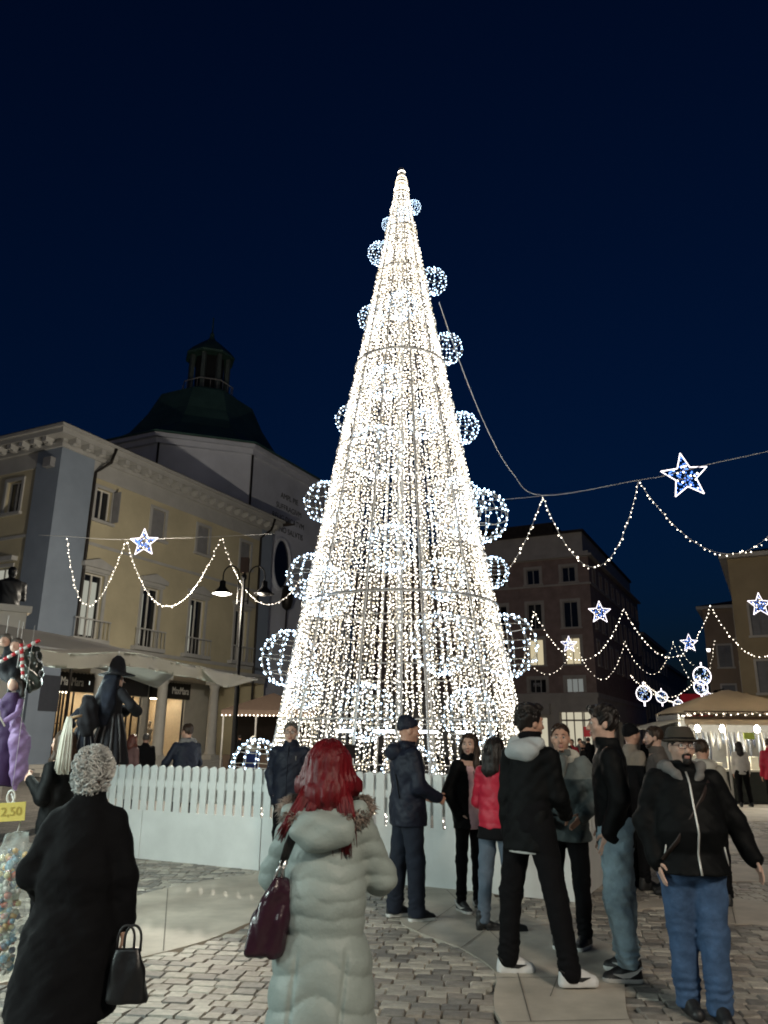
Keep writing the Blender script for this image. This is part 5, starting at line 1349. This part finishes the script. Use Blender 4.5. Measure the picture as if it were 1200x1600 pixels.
# old woman's handbag
hb = at(200,1520,3.92); hbag = empty('handbag', hb, .05, 'black handbag carried low by the elderly woman', 'bag'); hbag.scale = (.86,.86,.86)
v = Vol(.007); v.loft([(-.135,.098,.05,0,.005),(-.12,.108,.056,0,.005),(.02,.088,.042,0,-.004),(.115,.062,.02,0,-.01)], .02, power=3); v.warp(folds(.003, 15, 30, 50)); obj('bag_body', v.mesh('bag_body', mat('black_leather', (.008,.008,.009), .35, var=.1, bump=.1)), hbag)
for x0, x1 in ((-.05,.0),(-.015,.035)):
    q = MB(); xm = (x0+x1)/2; hw_ = (x1-x0)/2+.018; q.tube([(xm-hw_,0,.10)]+[(xm-hw_*math.cos(t),0,.16+.065*math.sin(t)) for t in [PI*i/10 for i in range(11)]]+[(xm+hw_,0,.10)], .007, 6); q.build('handle', M_strap, hbag)
# --- man with glasses at the fence
def ex3(J): glasses(J, mat('thin_frame', (.05,.05,.05), .3, var=0)); 
J3 = person('man with glasses in a navy jacket standing at the fence facing the camera', spot(449,9.95), PI-.15, 1.78, 1.12, 1.05, head=(.12,0), arms=POCK, skin=M_skin2, hands=('pocket','pocket'), hair=dict(style='short', m=M_hgrey, locks=50, line=(.058,.074)),
    top=dict(m=M_navy, hem=-.15, zip=M_navy, bumps=[((.0,.0,.56),(.09,.09,.05))], sleeve=(.072,.064,.055), collar_h=.0, fold=.005), trs=dict(m=M_blackc), shoe=dict(m=M_shoeb, sole=M_shoeb), extra=ex3)
tubeo('jacket_stripe', [J3['pel']+Vector((-.10,.125,z)) for z in (-.1,.1,.3,.42)], .008, M_grey, J3['top'], flat=.4)
# --- navy hooded man in profile
def ex4(J): hood_part(J, M_navy, r=(.10,.085,.085), c=(0,-.125,.50)); tubeo('shoulder_strap', [J['pel']+Vector((-.04,-.14,.40)), J['pel']+Vector((.1,-.155,.25)), J['pel']+Vector((.14,-.14,.08))], .006, M_blackc, J['top'])
J4 = person('man in dark navy hooded jacket and dark jeans standing in profile before the tree', spot(637,7.9,1430), -1.22, 1.80, 1.10, 1.12, lean=(0,-.03), head=(-.15,-.06), arms=(((.22,.12,-1),(-.25,.85,-.4)),((-.22,.12,-1),(.25,.85,-.4))), legs=(((.06,.08,-1),(0,.02,-1)),((-.06,-.10,-1),(0,-.10,-1))),
    skin=M_skin, hands=('fist','fist'), hair=dict(style='beanie', m=M_navy), top=dict(m=M_navy, hem=-.17, fold=.005, sleeve=(.074,.066,.052), belly=.012), trs=dict(m=M_jeansD, w=1.08, r=(.10,.078,.072), hem=.0), shoe=dict(m=M_shoeb, sole=M_rubw), extra=ex4, footyaw=(-.05,.05))
# --- girl with long hair, open jacket over pink hoodie
def girl_mfn(J):
    pel = np.array(J['pel']); s = J['s']
    def f(c):
        q = (c-pel)/s
        return ((q[:,1] > .03) & (np.abs(q[:,0]-.0) < .088) & (q[:,2] < .47)).astype(int)
    return f
def ex5(J):
    for x in (-.022,.025): tubeo('drawstring', [J['pel']+J['tdir']*.42*J['s']+Vector((x,.115,.0)), J['pel']+J['tdir']*.31*J['s']+Vector((x,.134,0))], .004, M_blackc, J['top'])
J5 = person('girl with long dark hair in an open black jacket over a pink hoodie', spot(735,8.3,1400), PI+.62, 1.66, .95, 1.0, head=(-.95,-.02), arms=POCK, skin=M_skin2, hands=('pocket','pocket'), hair=dict(style='long', m=M_hbrown, len=.30, bw=.078, noise=.004, fz=12, locks=160, lock_len=.9, seed=4, line=(.062,.078)),
    top=dict(mats=[M_blackp, M_pink], mfn=girl_mfn, hem=-.17, hemw=(.205,.145), fold=.005, sleeve=(.074,.068,.056)), trs=dict(m=M_blackc, w=.86), shoe=dict(m=M_shoeb, sole=M_rubw, swoosh=M_rubw, laces=M_rubw), female=True, extra=ex5, footyaw=(-.2,-.5))
# --- girl in red puffer seen from behind
J6 = person('girl in a red puffer jacket and grey jeans with black heeled boots', spot(781,7.5,1440), -.62, 1.62, 1.0, 1.0, head=(-.2,0), arms=(((.2,.1,-1),(-.1,.8,-.3)),((-.22,.1,-1),(.1,.8,-.3))), legs=(((.03,.10,-1),(0,-.10,-1)),((-.06,-.10,-1),(0,-.16,-1))), hands=('fist','fist'),
    hair=dict(style='long', m=M_hblack, len=.22, bw=.075, noise=.004, fz=12, locks=140, lock_len=.9, seed=14, vol=.004), top=dict(m=M_red, hem=-.06, hemw=(.185,.14), puff=(.11,.006), fold=.004, sleeve=(.076,.068,.052)), trs=dict(m=M_jeansG, w=.98, hem=.03), shoe=dict(m=M_shoeb, sole=M_shoeb, kind='boot'), female=True, footyaw=(-.75,-.9))
q = MB(); v = Vol(.012); v.loft([(-.135,.182,.142,0),(-.03,.178,.135,0)], .02); v.warp(folds(.003, 8)); o_ = obj('black_shirt_hem', v.mesh('black_shirt_hem', M_blackc), J6['root']); o_.location = J6['pel']*1.0
# --- tall young man from behind, grey hood, white sneakers
def ex7(J):
    s = J['s']; hood_part(J, M_greyh, r=(.135,.075,.075), c=(0,-.105,.50))
    v = Vol(.010); P = J['nb']; v.loft([(-.04*s,.085*s,.088*s,0),(.03*s,.082*s,.086*s,.008),(.085*s,.076*s,.082*s,.016)], .02, org=P); v.warp(folds(.004, 3, 80, 20)); obj('neck_warmer', v.mesh('neck_warmer', M_blackc), J['root'])
    v = Vol(.012); v.loft([(-.183*s,.170*s,.122*s,0),(-.15*s,.17*s,.122*s,0)], .01, org=J['pel']); obj('shirt_hem', v.mesh('shirt_hem', M_rubw), J['root'])
J7 = person('tall young man in black jacket with grey hood and white sneakers seen from behind', spot(836,6.1,1500), -.72, 1.86, .90, 1.0, lean=(.03,.02), head=(-.45,0), arms=(((.12,.18,-1),(-.25,.75,-.45)),((-.14,-.02,-1),(-.02,.08,-1))), legs=(((.26,-.06,-1),(.24,-.10,-1)),((-.20,.02,-1),(-.06,-.06,-1))), hands=('relaxed','relaxed'),
    hair=dict(style='quiff', m=M_hblack, vol=.004, noise=.007, fx=60, fz=60, locks=200, curl=.15, seed=17), top=dict(m=M_blackp, hem=-.17, hemw=(.205,.15), fold=.005, sleeve=(.068,.062,.054), cuffs=M_blackc), trs=dict(m=M_blackc, w=1.05, r=(.098,.076,.066), hem=.01), shoe=dict(m=M_shoew, sole=M_shoew, swoosh=M_shoeb, laces=M_shoew), extra=ex7, footyaw=(-.75,-.85))
# --- young man in grey green jacket facing us
def two_tone(J):
    pel = np.array(J['pel']); s = J['s']
    return lambda c: (((c[:,2]-pel[2])/s) > .36).astype(int)
def ex8(J):
    hood_part(J, M_creamh, r=(.14,.08,.085), c=(0,-.06,.535)); tubeo('drawstring', [J['pel']+Vector((.04,.125,.42)), J['pel']+Vector((.035,.14,.30))], .004, M_creamh, J['top']); tubeo('hoodie_front', [J['pel']+J['tdir']*z+Vector((0,y,0)) for z, y in ((.53,.09),(.46,.115),(.40,.128),(.31,.135))], [.06,.058,.042,.008], M_creamh, J['root'], 10, .5)
J8 = person('young man in grey green jacket with cream hood facing left of the camera', spot(892,6.95,1450), PI-.35, 1.73, 1.06, 1.05, head=(.10,.04), arms=(((.42,-.06,-1),(-.5,.6,-.55)),((-.42,-.06,-1),(.5,.6,-.55))), skin=M_skin, hands=('pocket','pocket'), hair=dict(style='short', m=M_hbrown, line=(.056,.082), locks=90),
    top=dict(mats=[M_grn, fabric('grey_panel', (.13,.145,.14))], mfn=two_tone, hem=-.15, hemw=(.20,.145), fold=.007, fz=40, sleeve=(.082,.074,.058)), trs=dict(m=M_blackc, w=1.0), shoe=dict(m=M_shoeb, sole=M_rubw, laces=M_rubw), extra=ex8, footyaw=(.1,-.3), beard=lambda J: tubeo('chin_beard', [J['HP'](-.014,.080,-.108), J['HP'](0,.089,-.107), J['HP'](.014,.080,-.108)], .008, M_hbrown, J['root'], 8))
# --- tall man in profile, light jeans
def ex9(J):
    tubeo('pocket_tag', [J['pel']+Vector((-.17,.055,-.005)), J['pel']+Vector((-.165,.095,-.01))], .005, M_zip, J['top'], flat=.4); tubeo('zip_pull', [J['pel']+Vector((-.18,.0,-.07)), J['pel']+Vector((-.18,.0,-.10))], .005, M_zip, J['top'])
    for i in (0,1):
        q = MB(); q.tube([J['ank'][i]+Vector((0,0,.02)), J['ank'][i]+Vector((0,0,.055))], .046, 12); q.build('sock', M_rubw, J['root'])
J9 = person('tall dark haired man in black jacket and light blue jeans standing in profile', spot(975,6.12,1500), 1.38, 1.85, 1.0, 1.0, lean=(0,.02), head=(.05,.0), arms=(((.15,-.16,-1),(-.15,.34,-.9)),((-.15,-.16,-1),(.15,.34,-.9))), legs=(((.10,-.08,-1),(.06,-.04,-1)),((-.03,.06,-1),(.0,-.12,-1))), skin=M_skin2, hands=('pocket','pocket'), hair=dict(style='quiff', m=M_hblack, noise=.009, fx=70, fz=70, locks=260, curl=.25, seed=33, vol=.004),
    top=dict(m=M_blackp, hem=-.14, hemw=(.188,.135), fold=.004, sleeve=(.072,.066,.052)), trs=dict(m=M_jeansL, w=1.08, r=(.108,.082,.066), hem=.055, fold=1.8), shoe=dict(m=M_shoeb, sole=M_rubw, swoosh=M_rubw), extra=ex9, footyaw=(-.1,.12), beard=lambda J: beard_full(J, M_hbrown) if False else None)
# --- man in hat walking towards us
def ex10(J):
    HP, hs, Rh = J['HP'], J['hs'], J['Rh']; glasses(J, M_glf, .026, .016); beard_full(J, M_hblack, True)
    v = Vol(.007); R3 = np.array(Rh)
    L = [(.040,.098,.116,-.012),(.07,.095,.112,-.014),(.105,.088,.104,-.016),(.132,.074,.088,-.018),(.142,.055,.066,-.018)]
    c = HP(0,0,0); v.loft([(z*hs,a*hs,b*hs,y*hs) for z, a, b, y in L], .01, org=c); v.ell(HP(0,-.012,.044), [.128*hs,.148*hs,.011*hs], .014, R3); v.ell(HP(0,-.012,.150), [.02*hs,.075*hs,.018*hs], .02, R3, True)
    hat = obj('hat', v.mesh('hat', M_felt), J['root'])
    q = MB(); q.tube([HP(.1005*math.cos(t), -.012+.118*math.sin(t), .056) for t in [2*PI*i/28 for i in range(28)]], .009*hs, 6, closed=True, flat=.5); q.build('hat_band', M_blackc, hat)
    s = J['s']; P = lambda x, y, z: J['pel']+J['tdir']*(z*s)+Vector((x*s,y*s,0))
    v = Vol(.009); v.chain([P(-.10,-.05,.55),P(-.115,.04,.56),P(-.075,.115,.51),P(-.02,.145,.44)], [.04*s,.036*s,.026*s,.012*s], .02); v.chain([P(.10,-.05,.55),P(.115,.04,.56),P(.075,.115,.51),P(.02,.145,.44)], [.04*s,.036*s,.026*s,.012*s], .02); v.cap(P(-.1,-.06,.55), P(.1,-.06,.55), .05*s, .05*s, .03); v.warp(folds(.004, 6, 60, 30)); obj('grey_inner_hood', v.mesh('grey_inner_hood', M_grey), J['root'])
    st = [P(-.13,.125,.47),P(-.06,.185,.37),P(.04,.222,.24),P(.14,.215,.10),P(.225,.14,-.02)]; tubeo('cross_body_strap', st, .018, mat('brown_strap', (.03,.02,.018), .5, var=0), J['root'], 8, .3)
    tubeo('pocket_zip', [P(-.185,.135,.06),P(-.205,.115,-.03),P(-.21,.10,-.07)], .006, M_zip, J['top']); tubeo('pocket_zip', [P(.19,.13,.07),P(.205,.115,-.02)], .006, M_zip, J['top'])
J10 = person('man in felt hat and glasses with goatee, black jacket and blue jeans, walking', spot(1094,5.32,1500), PI-.06, 1.68, 1.16, 1.30, head=(.10,.02), arms=(((.34,-.10,-1),(-.16,.32,-.95)),((-.52,-.02,-1),(-.36,.22,-1))), legs=(((-.02,-.12,-1),(-.02,-.10,-1)),((-.0,.10,-1),(.02,.02,-1))), skin=M_skin2, h=.0065, hands=('pocket','relaxed'), hair=dict(style='short', m=M_hblack, locks=0, line=(.06,.03)),
    top=dict(m=M_blackp, hem=-.11, hemw=(.215,.16), waist=(.208,.158), belly=.02, fold=.005, fz=40, sleeve=(.080,.072,.060), zip=M_zip, zipx=.01), trs=dict(m=M_jeansB, w=1.2, r=(.110,.078,.064), hem=.0, fold=1.3), shoe=dict(m=M_shoeb, sole=M_shoeb), extra=ex10, footyaw=(.1,-.05))
# ================================================================== people behind
person('person in black beanie and dark jacket with beige collar behind the light jeans man', spot(996,9.6), -1.35, 1.78, 1.05, 1.05, head=(.1,.02), arms=(((.2,.1,-1),(-.1,.8,.1)),((-.2,.1,-1),(.1,.8,.1))), skin=M_skin, hair=dict(style='beanie', m=M_blackc), top=dict(mats=[M_blackc, fabric('beige_cloth', (.25,.21,.17))], mfn=two_tone, hem=-.15), trs=dict(m=M_blackc), shoe=dict(m=M_shoeb, sole=M_shoeb))
person('bearded man in brown grey coat behind the hat', spot(1037,9.3), 1.35, 1.76, 1.05, 1.0, head=(0,.0), arms=POCK, skin=M_skin2, hair=dict(style='short', m=M_hbrown, locks=60), top=dict(m=fabric('taupe_cloth', (.10,.085,.075)), hem=-.16, sleeve=(.074,.066,.054)), trs=dict(m=M_blackc), shoe=dict(m=M_shoeb, sole=M_shoeb), beard=lambda J: beard_full(J, M_hbrown))
person('person in pale hooded jacket seen over the shoulder of the man with the hat', spot(1110,8.7), -.35, 1.62, 1.0, 1.0, lean=(0,.12), head=(-.3,-.25), skin=M_skin, hair=dict(style='short', m=M_hbrown, locks=50), top=dict(m=fabric('oat_cloth', (.34,.32,.27)), hem=-.12), trs=dict(m=M_blackc), shoe=dict(m=M_shoeb, sole=M_shoeb), extra=lambda J: hood_part(J, M_creamh))
person('woman in white jacket with long dark hair at the lit stall counter', spot(1158,21.4,1200), -.2, 1.64, .98, 1.0, hq=False, skin=M_skin, hair=dict(style='long', m=M_hblack, len=.28, bw=.075), top=dict(m=fabric('white_cloth', (.55,.52,.47)), hem=-.10), trs=dict(m=M_blackc, w=1.05), shoe=dict(m=M_shoeb, sole=M_shoeb), female=True, legs=(((.10,.05,-1),(.1,0,-1)),((-.05,-.08,-1),(-.02,-.1,-1))))
person('person in red jacket cut off by the right edge near the stall', spot(1206,19,1200), -.1, 1.7, 1.05, 1.0, hq=False, hair=dict(style='short', m=M_hbrown), top=dict(m=M_red, hem=-.16), trs=dict(m=M_blackc), shoe=dict(m=M_shoeb, sole=M_shoeb))
for u, Y, rz_, H_, m_, hm_, lab in [(884,27,2.9,1.72,M_blackc,M_hbrown,'distant person in black coat beside the brown building shop'),(896,29,2.6,1.66,fabric('crimson_cloth', (.22,.015,.025)),M_hbrown,'distant person in dark red jacket beyond the grey green jacket man'),(908,31,-2.6,1.7,M_grey,M_hblack,'distant person in grey beside the one in dark red'),(922,34,0,1.75,M_blackc,M_hblack,'distant walker in black nearest the profile man'),(914,26,1.6,1.6,M_blackc,M_hgrey,'small distant person in black with grey hair'),
    (1010,40,.3,1.75,M_blackc,M_hblack,'far walker in the lane mouth left of the bearded man'),(1018,44,2.8,1.7,M_grey,M_hbrown,'far walker in grey in the lane mouth')]:
    person(lab, spot(u,Y,1200), rz_, H_, 1.05, 1.0, hq=False, group='walkers far behind on the right', hair=dict(style='short', m=hm_), top=dict(m=m_, hem=-.18), trs=dict(m=M_blackc), shoe=dict(m=M_shoeb, sole=M_shoeb))
# left background
J20 = person('woman with long dark hair in a dark jacket behind the elderly woman', spot(84,7.3), 1.25, 1.64, 1.0, 1.0, head=(.1,.1), arms=(((.2,.0,-1),(-.1,.6,.5)),((-.25,.0,-1),(.1,.6,.55))), skin=M_skin2, hands=('fist','fist'), hair=dict(style='long', m=M_hbrown, len=.22, bw=.075, locks=90, seed=41), top=dict(m=M_blackp, hem=-.13), trs=dict(m=M_blackc, w=.95), shoe=dict(m=M_shoeb, sole=M_shoeb), female=True)
person('man in dark navy coat with grey scarf beyond the white fence', spot(289,13.2,1200), .7, 1.80, 1.12, 1.05, head=(.3,0), arms=(((.3,.25,-1),(0,.6,-.6)),((-.5,.2,-1),(-.2,.5,-.7))), skin=M_skin, hair=dict(style='short', m=M_hbrown, locks=50), top=dict(m=M_navy, hem=-.22), trs=dict(m=M_blackc), shoe=dict(m=M_shoeb, sole=M_shoeb), extra=lambda J: hood_part(J, M_grey, 'scarf', (.09,.085,.04), (0,-.01,.545)))
person('person in long black coat before the palazzo columns', spot(224,19,1200), .4, 1.66, 1.08, 1.0, hq=False, hair=dict(style='short', m=M_hgrey), top=dict(m=M_blackc, name='coat', hem=-.5, hemw=(.24,.18)), trs=dict(m=M_blackc), shoe=dict(m=M_shoeb, sole=M_shoeb))
person('woman with reddish hair in a brown pink jacket beside the black coat before the palazzo', spot(203,17,1200), -.6, 1.64, 1.0, 1.0, hq=False, hair=dict(style='long', m=hairmat('hair_auburn', (.10,.03,.02)), len=.15), top=dict(m=fabric('dusty_pink', (.16,.09,.085)), hem=-.15), trs=dict(m=M_blackc), shoe=dict(m=M_shoeb, sole=M_shoeb), female=True)
person('person with pale hat and blue coat between the street lamp and the tree', spot(393,24,1200), .5, 1.62, 1.0, 1.0, hq=False, hair=dict(style='beanie', m=M_creamh), top=dict(mats=[fabric('blue_cloth', (.02,.04,.16)), M_creamh], mfn=two_tone, hem=-.2), trs=dict(m=M_blackc), shoe=dict(m=M_shoeb, sole=M_shoeb))
person('person in black beside the street lamp post under the portico', spot(372,34,1200), .2, 1.72, 1.05, 1.0, hq=False, hair=dict(style='short', m=M_hblack), top=dict(m=M_blackc, hem=-.2), trs=dict(m=M_blackc), shoe=dict(m=M_shoeb, sole=M_shoeb))
person('person in orange brown jacket behind the dark haired woman at the left stall', spot(116,16,1200), .3, 1.7, 1.0, 1.0, hq=False, hair=dict(style='short', m=M_hbrown), top=dict(m=fabric('rust_cloth', (.28,.10,.06)), hem=-.2), trs=dict(m=M_blackc), shoe=dict(m=M_shoeb, sole=M_shoeb))
# ================================================================== goods hung on the left stall
def LSw(x, y, z): return Vector(LS)+AX*x+BX*y+Vector((0,0,z))
M_witch = fabric('witch_black', (.008,.008,.011)); M_witchb = fabric('witch_blue', (.004,.006,.013), var=.5, scale=9); M_stripe = fabric('witch_grey', (.07,.07,.075)); M_purp = mat('purple_tulle', (.30,.19,.40), .7, var=.2, scale=20, bump=.3, bscale=70, alpha=.62); M_purpd = fabric('purple_dark', (.03,.012,.05)); M_wood = mat('broom_wood', (.20,.12,.06), .7)
def witch(u, v0, v1, Y, label, m_dress, m_cape, rz, hat=True, stripes=None):
    """rag doll of a witch hung by a cord: hat tip at v0, dress hem at v1"""
    t, b_ = at(u, v0, Y), at(u, v1, Y); Hh = t.z-b_.z; k = Hh
    o = empty('witch_doll', (t.x, Y, b_.z), rz, label, 'doll')
    v = Vol(.011); v.loft([(0,.20*k,.16*k,0),(.25*k,.15*k,.12*k,0),(.45*k,.085*k,.075*k,0),(.62*k,.11*k,.08*k,-.01),(.70*k,.05*k,.045*k,0)], .03)
    for sx in (1,-1): v.chain([(sx*.10*k,0,.64*k),(sx*.17*k,.08*k,.52*k),(sx*.10*k,.19*k,.47*k)], [.045*k,.045*k,.055*k], .02)
    v.warp(lambda x, y, z: .018*k*np.sin(np.arctan2(y,x)*11)*np.clip(.5-z/k,0,.5)*2); obj('dress', v.mesh('dress', m_dress), o)
    q = MB()
    if stripes:
        for i in range(11):
            a = i*2*PI/11; q.tube([(.155*k*math.cos(a)*f, .125*k*math.sin(a)*f, z*k) for f, z in ((1.32,.01),(1.02,.25),(.62,.44))], .010*k, 5)
        q.build('stripe', stripes, o)
    v = Vol(.009); v.ell((0,.01*k,.75*k), (.055*k,.06*k,.065*k), .01); v.cap((0,.06*k,.75*k), (0,.10*k,.735*k), .012*k, .006*k, .01); v.ell((0,.05*k,.705*k), (.02*k,.02*k,.018*k), .01); obj('head', v.mesh('head', M_skin2), o)
    v = Vol(.011); v.chain([(0,-.03*k,.80*k),(0,-.075*k,.68*k),(.0,-.10*k,.5*k),(0,-.09*k,.36*k)], [.06*k,.07*k,.09*k,.05*k], .03, axis=(1,0,0), w=1.5); v.warp(folds(.006, 3, 20, 60)); obj('cape', v.mesh('cape', m_cape), o)
    if hat:
        q = MB(); q.lathe([(.17*k,.795*k),(.175*k,.803*k),(.085*k,.83*k),(.075*k,.90*k),(.055*k,.955*k),(.02*k,.985*k)], 16); q.build('hat', M_witch, o)
    q = MB(); q.tube([(0,0,.98*k),(0,0,1.03*k)], .005, 5); q.build('cord', M_cable, o)
    return o
witch(186,1022,1192,7.6,'large dark witch doll with brimmed hat hanging under the awning', M_witch, M_witchb, -.7, True, M_stripe)
witch(140,1068,1192,7.4,'smaller dark blue witch doll holding a broom beside the larger witch', M_witchb, M_witch, .7, False, M_stripe)
# broom with a cream string mop
bp_ = at(104,1150,7.0); br_ = empty('string_mop', (bp_.x,7.0,0), 0, 'cream string mop hanging before the dark haired woman', 'mop')
a_, c2_ = at(128,1118,7.0), at(108,1122,7.0); q = MB(); q.tube([a_-br_.location, c2_-br_.location], .012, 6); q.build('handle', M_wood, br_)
q = MB(); r = random.Random(2); t0, t1 = at(109,1120,7.0)-br_.location, at(98,1205,7.0)-br_.location
for k in range(90):
    d = Vector((r.gauss(0,.022), r.gauss(0,.022), 0)); q.tube([t0+d*.35, t0.lerp(t1,.35)+d*.8, t0.lerp(t1,.7)+d, t1+d*1.1+Vector((0,0,r.uniform(-.03,.02)))], .0055, 4)
q.build('string_head', M_creamh, br_)
# purple doll at the left edge
dp = at(24,1062,6.1); db = at(24,1232,6.1); k = dp.z-db.z
pd = empty('hanging_doll', (dp.x,6.1,db.z), PI-.35, 'purple tulle doll with dark bodice hanging at the left stall', 'doll')
v = Vol(.010); v.loft([(.02*k,.13*k,.11*k,0),(.4*k,.115*k,.095*k,0),(.62*k,.085*k,.07*k,0),(.80*k,.12*k,.085*k,0),(.88*k,.05*k,.05*k,0)], .03); v.warp(folds(.004,4,40,40)); obj('bodice', v.mesh('bodice', M_purpd), pd)
v = Vol(.010)
for sx in (1,-1): v.chain([(sx*.10*k,.02,.62*k),(sx*.20*k,.03,.42*k),(sx*.20*k,.0,.15*k),(sx*.15*k,-.02,.0)], [.05*k,.09*k,.075*k,.02*k], .03)
v.warp(folds(.006,14,60,60)); obj('tulle_skirt', v.mesh('tulle_skirt', M_purp), pd)
v = Vol(.007); v.ell((0,.01,.955*k), (.055*k,.055*k,.065*k), .01); v.ell((0,.06*k,.95*k), (.012*k,.014*k,.012*k), .006); obj('head', v.mesh('head', M_skin2), pd)
v = Vol(.008); v.ell((0,-.012,.975*k), (.075*k,.07*k,.075*k), .02); v.cut((0,.03*k,.98*k), (0,.8,-.6)); v.chain([(-.06*k,-.02,.97*k),(-.09*k,-.02,.85*k)], [.03*k,.02*k], .02); v.chain([(.06*k,-.02,.97*k),(.09*k,-.02,.85*k)], [.03*k,.02*k], .02); obj('hair', v.mesh('hair', M_hblack), pd)
for sx in (1,-1):
    q = MB(); q.tube([(sx*.11*k,0,.80*k),(sx*.15*k,.05,.68*k),(sx*.09*k,.12,.60*k)], [.035*k,.03*k,.028*k], 8); q.build('arm', M_purp, pd)
q = MB(); q.tube([(-.13*k,.14,.56*k),(.08*k,.13,.78*k)], .007, 6); q.build('stick', M_creamh, pd)
q = MB(); q.tube([(0,0,1.0*k),(0,0,1.0*k+.45)], .004, 4); q.build('cord', M_cable, pd)
# striped sticks and small dolls' heads up under the awning
M_redst = mat('red_stripe', (.5,.02,.03), .4, var=0)
for i, (u0, v0, u1, v1) in enumerate([(0,1034,62,1000),(36,1060,33,1006)]):
    a, b_ = at(u0, v0, 5.9), at(u1, v1, 5.9); o = empty('striped_stick', a, 0, ['red and white striped stick slanting under the awning','red and white striped stick hanging upright above the purple doll'][i], 'stick')
    for j in range(10):
        q = MB(); q.tube([(b_-a)*(j/10), (b_-a)*((j+1)/10)], .014, 8); q.build('stripe', M_redst if j % 2 else M_rubw, o)
for i, (u, v_, r_) in enumerate([(8,1002,.038),(25,1010,.042)]):
    o = empty('doll_head', at(u, v_, 6.0), PI, ['pale doll head at the upper left corner of the stall','pale doll head beside the slanting striped stick'][i], 'doll')
    v = Vol(.007); v.ell((0,0,0), (r_,r_,r_*1.15), .01); v.ell((0,r_,-.005), (.012,.014,.012), .006); obj('face', v.mesh('face', M_skin2), o)
    v = Vol(.007); v.ell((0,-.012,.02), (r_*1.15,r_*1.1,r_*1.2), .01); v.cut((0,.02,.02), (0,.8,-.6)); obj('hair', v.mesh('hair', M_hgrey), o)
    q = MB(); q.tube([(0,0,r_),(0,0,.2)], .004, 4); q.build('cord', M_cable, o)
for i, (u, v_, w_, m_, lab) in enumerate([(18,1035,.10,M_witch,'dark bundle of cloth dolls under the awning corner'),(47,1040,.08,mat('dark_plastic',(.03,.035,.03),.15,var=.2),'shiny dark plastic wrapped toy beside the striped stick')]):
    c = at(u, v_, 6.15); v = Vol(.010); v.ell((0,0,0), (w_,.07,.16), .02); v.ell((.05,0,-.1), (w_*.7,.06,.1), .04); v.warp(folds(.012, i+3, 40, 50)); o = obj('wrapped_toy', v.mesh('wrapped_toy', m_), None, loc=c, label=lab, cat='toy')
# bag of sweets with a price card
cb = at(12,1415,5.35); bagc = empty('sweets_bag', cb, 0, 'tall clear bag full of coloured sweets at the left edge', 'bag of sweets')
M_clear = mat('clear_film', (.75,.82,.78), .12, var=.1, alpha=.22, spec=.6, bump=.4, bscale=14)
t_, b_ = at(12,1300,5.35).z-cb.z, at(12,1528,5.35).z-cb.z
v = Vol(.011); v.loft([(b_,.09,.07,0),(b_+.12,.115,.09,0),(0,.11,.085,0),(t_-.1,.095,.07,0),(t_,.06,.03,0)], .02); v.warp(folds(.008, 5, 40, 60)); obj('film', v.mesh('film', M_clear), bagc)
sw = [mat('sweet_%d' % i, c, .35, var=.1) for i, c in enumerate([(.55,.5,.25),(.5,.15,.1),(.15,.3,.4),(.45,.5,.42),(.6,.55,.5),(.12,.14,.2),(.55,.35,.12)])]
sm_ = MB(); r = random.Random(3); base_me = []
for i in range(7):
    m = MB(); m.octa((0,0,0), .02); m.lathe([(.004,-.02),(.018,-.012),(.02,.0),(.018,.012),(.004,.02)], 6); base_me.append(m.mesh('sweet', sw[i]))
for k in range(230):
    z = b_+.03+(t_-b_-.14)*r.random(); a = r.uniform(0,6.28); f = math.sqrt(r.random())*.93; w_ = .085
    o = obj('sweet', base_me[r.randrange(7)], bagc); o.location = (w_*f*math.cos(a), .065*f*math.sin(a), z); o.rotation_euler = (r.uniform(0,3), r.uniform(0,3), r.uniform(0,3)); sc = r.uniform(.7,1.2); o.scale = (sc,sc,sc)
q = MB(); hook = at(18,1240,5.35)-cb; q.tube([Vector((0,0,t_)), Vector((.01,0,t_+.06)), hook], .006, 6); q.tube([hook+Vector((.025*math.cos(t),0,-.02+.04*math.sin(t))) for t in [2*PI*i/14 for i in range(14)]], .007, 6, closed=True); q.tube([hook, hook+Vector((0,0,1.1))], .0014, 4); q.build('hook', M_rubw, bagc)
pc = at(18,1268,5.28); card = empty('price_card', pc, 0, 'yellow price card above the bag of sweets', 'price card')
q = MB(); q.bb(-.095,.085,-.003,.003,-.058,.055); cc = q.build('card', mat('yellow_card', (.60,.50,.12), .6, var=.06), card); cc.rotation_euler = (0,-.06,.1)
text_mesh('price', '2,50', .075, .001, mat('faded_ink', (.38,.30,.06), .7, var=0), card, (0,-.006,-.002), (PI/2,-.06,.1), 1.0)
# statue far left above the awning
stp = at(10,960,21); st = empty('bronze_statue', (stp.x,21,0), .6, 'dark bronze bust statue on a tall plinth above the awning', 'statue'); zt = at(10,886,21).z; zb_ = at(10,948,21).z
M_bronze = mat('dark_bronze', (.02,.02,.022), .5, metal=.6, var=.2)
v = Vol(.014); k = zt-zb_; v.ell((.0,0,zt-.12*k), (.11*k,.12*k,.14*k), .02); v.cap((0,0,zt-.25*k), (0,0,zt-.4*k), .07*k, .09*k, .04); v.loft([(zb_,.26*k,.2*k,0),(zb_+.4*k,.27*k,.19*k,0),(zb_+.62*k,.30*k,.17*k,0),(zb_+.70*k,.14*k,.12*k,0)], .05); v.chain([(.28*k,0,zb_+.55*k),(.32*k,.05,zb_+.25*k)], [.1*k,.09*k], .04); v.warp(folds(.01, 6, 20, 20)); obj('figure', v.mesh('figure', M_bronze), st)
q = MB(); q.bb(-.45,.45,-.4,.4,0,zb_-.18); q.bb(-.55,.55,-.5,.5,zb_-.18,zb_); q.build('plinth', M_brs, st)
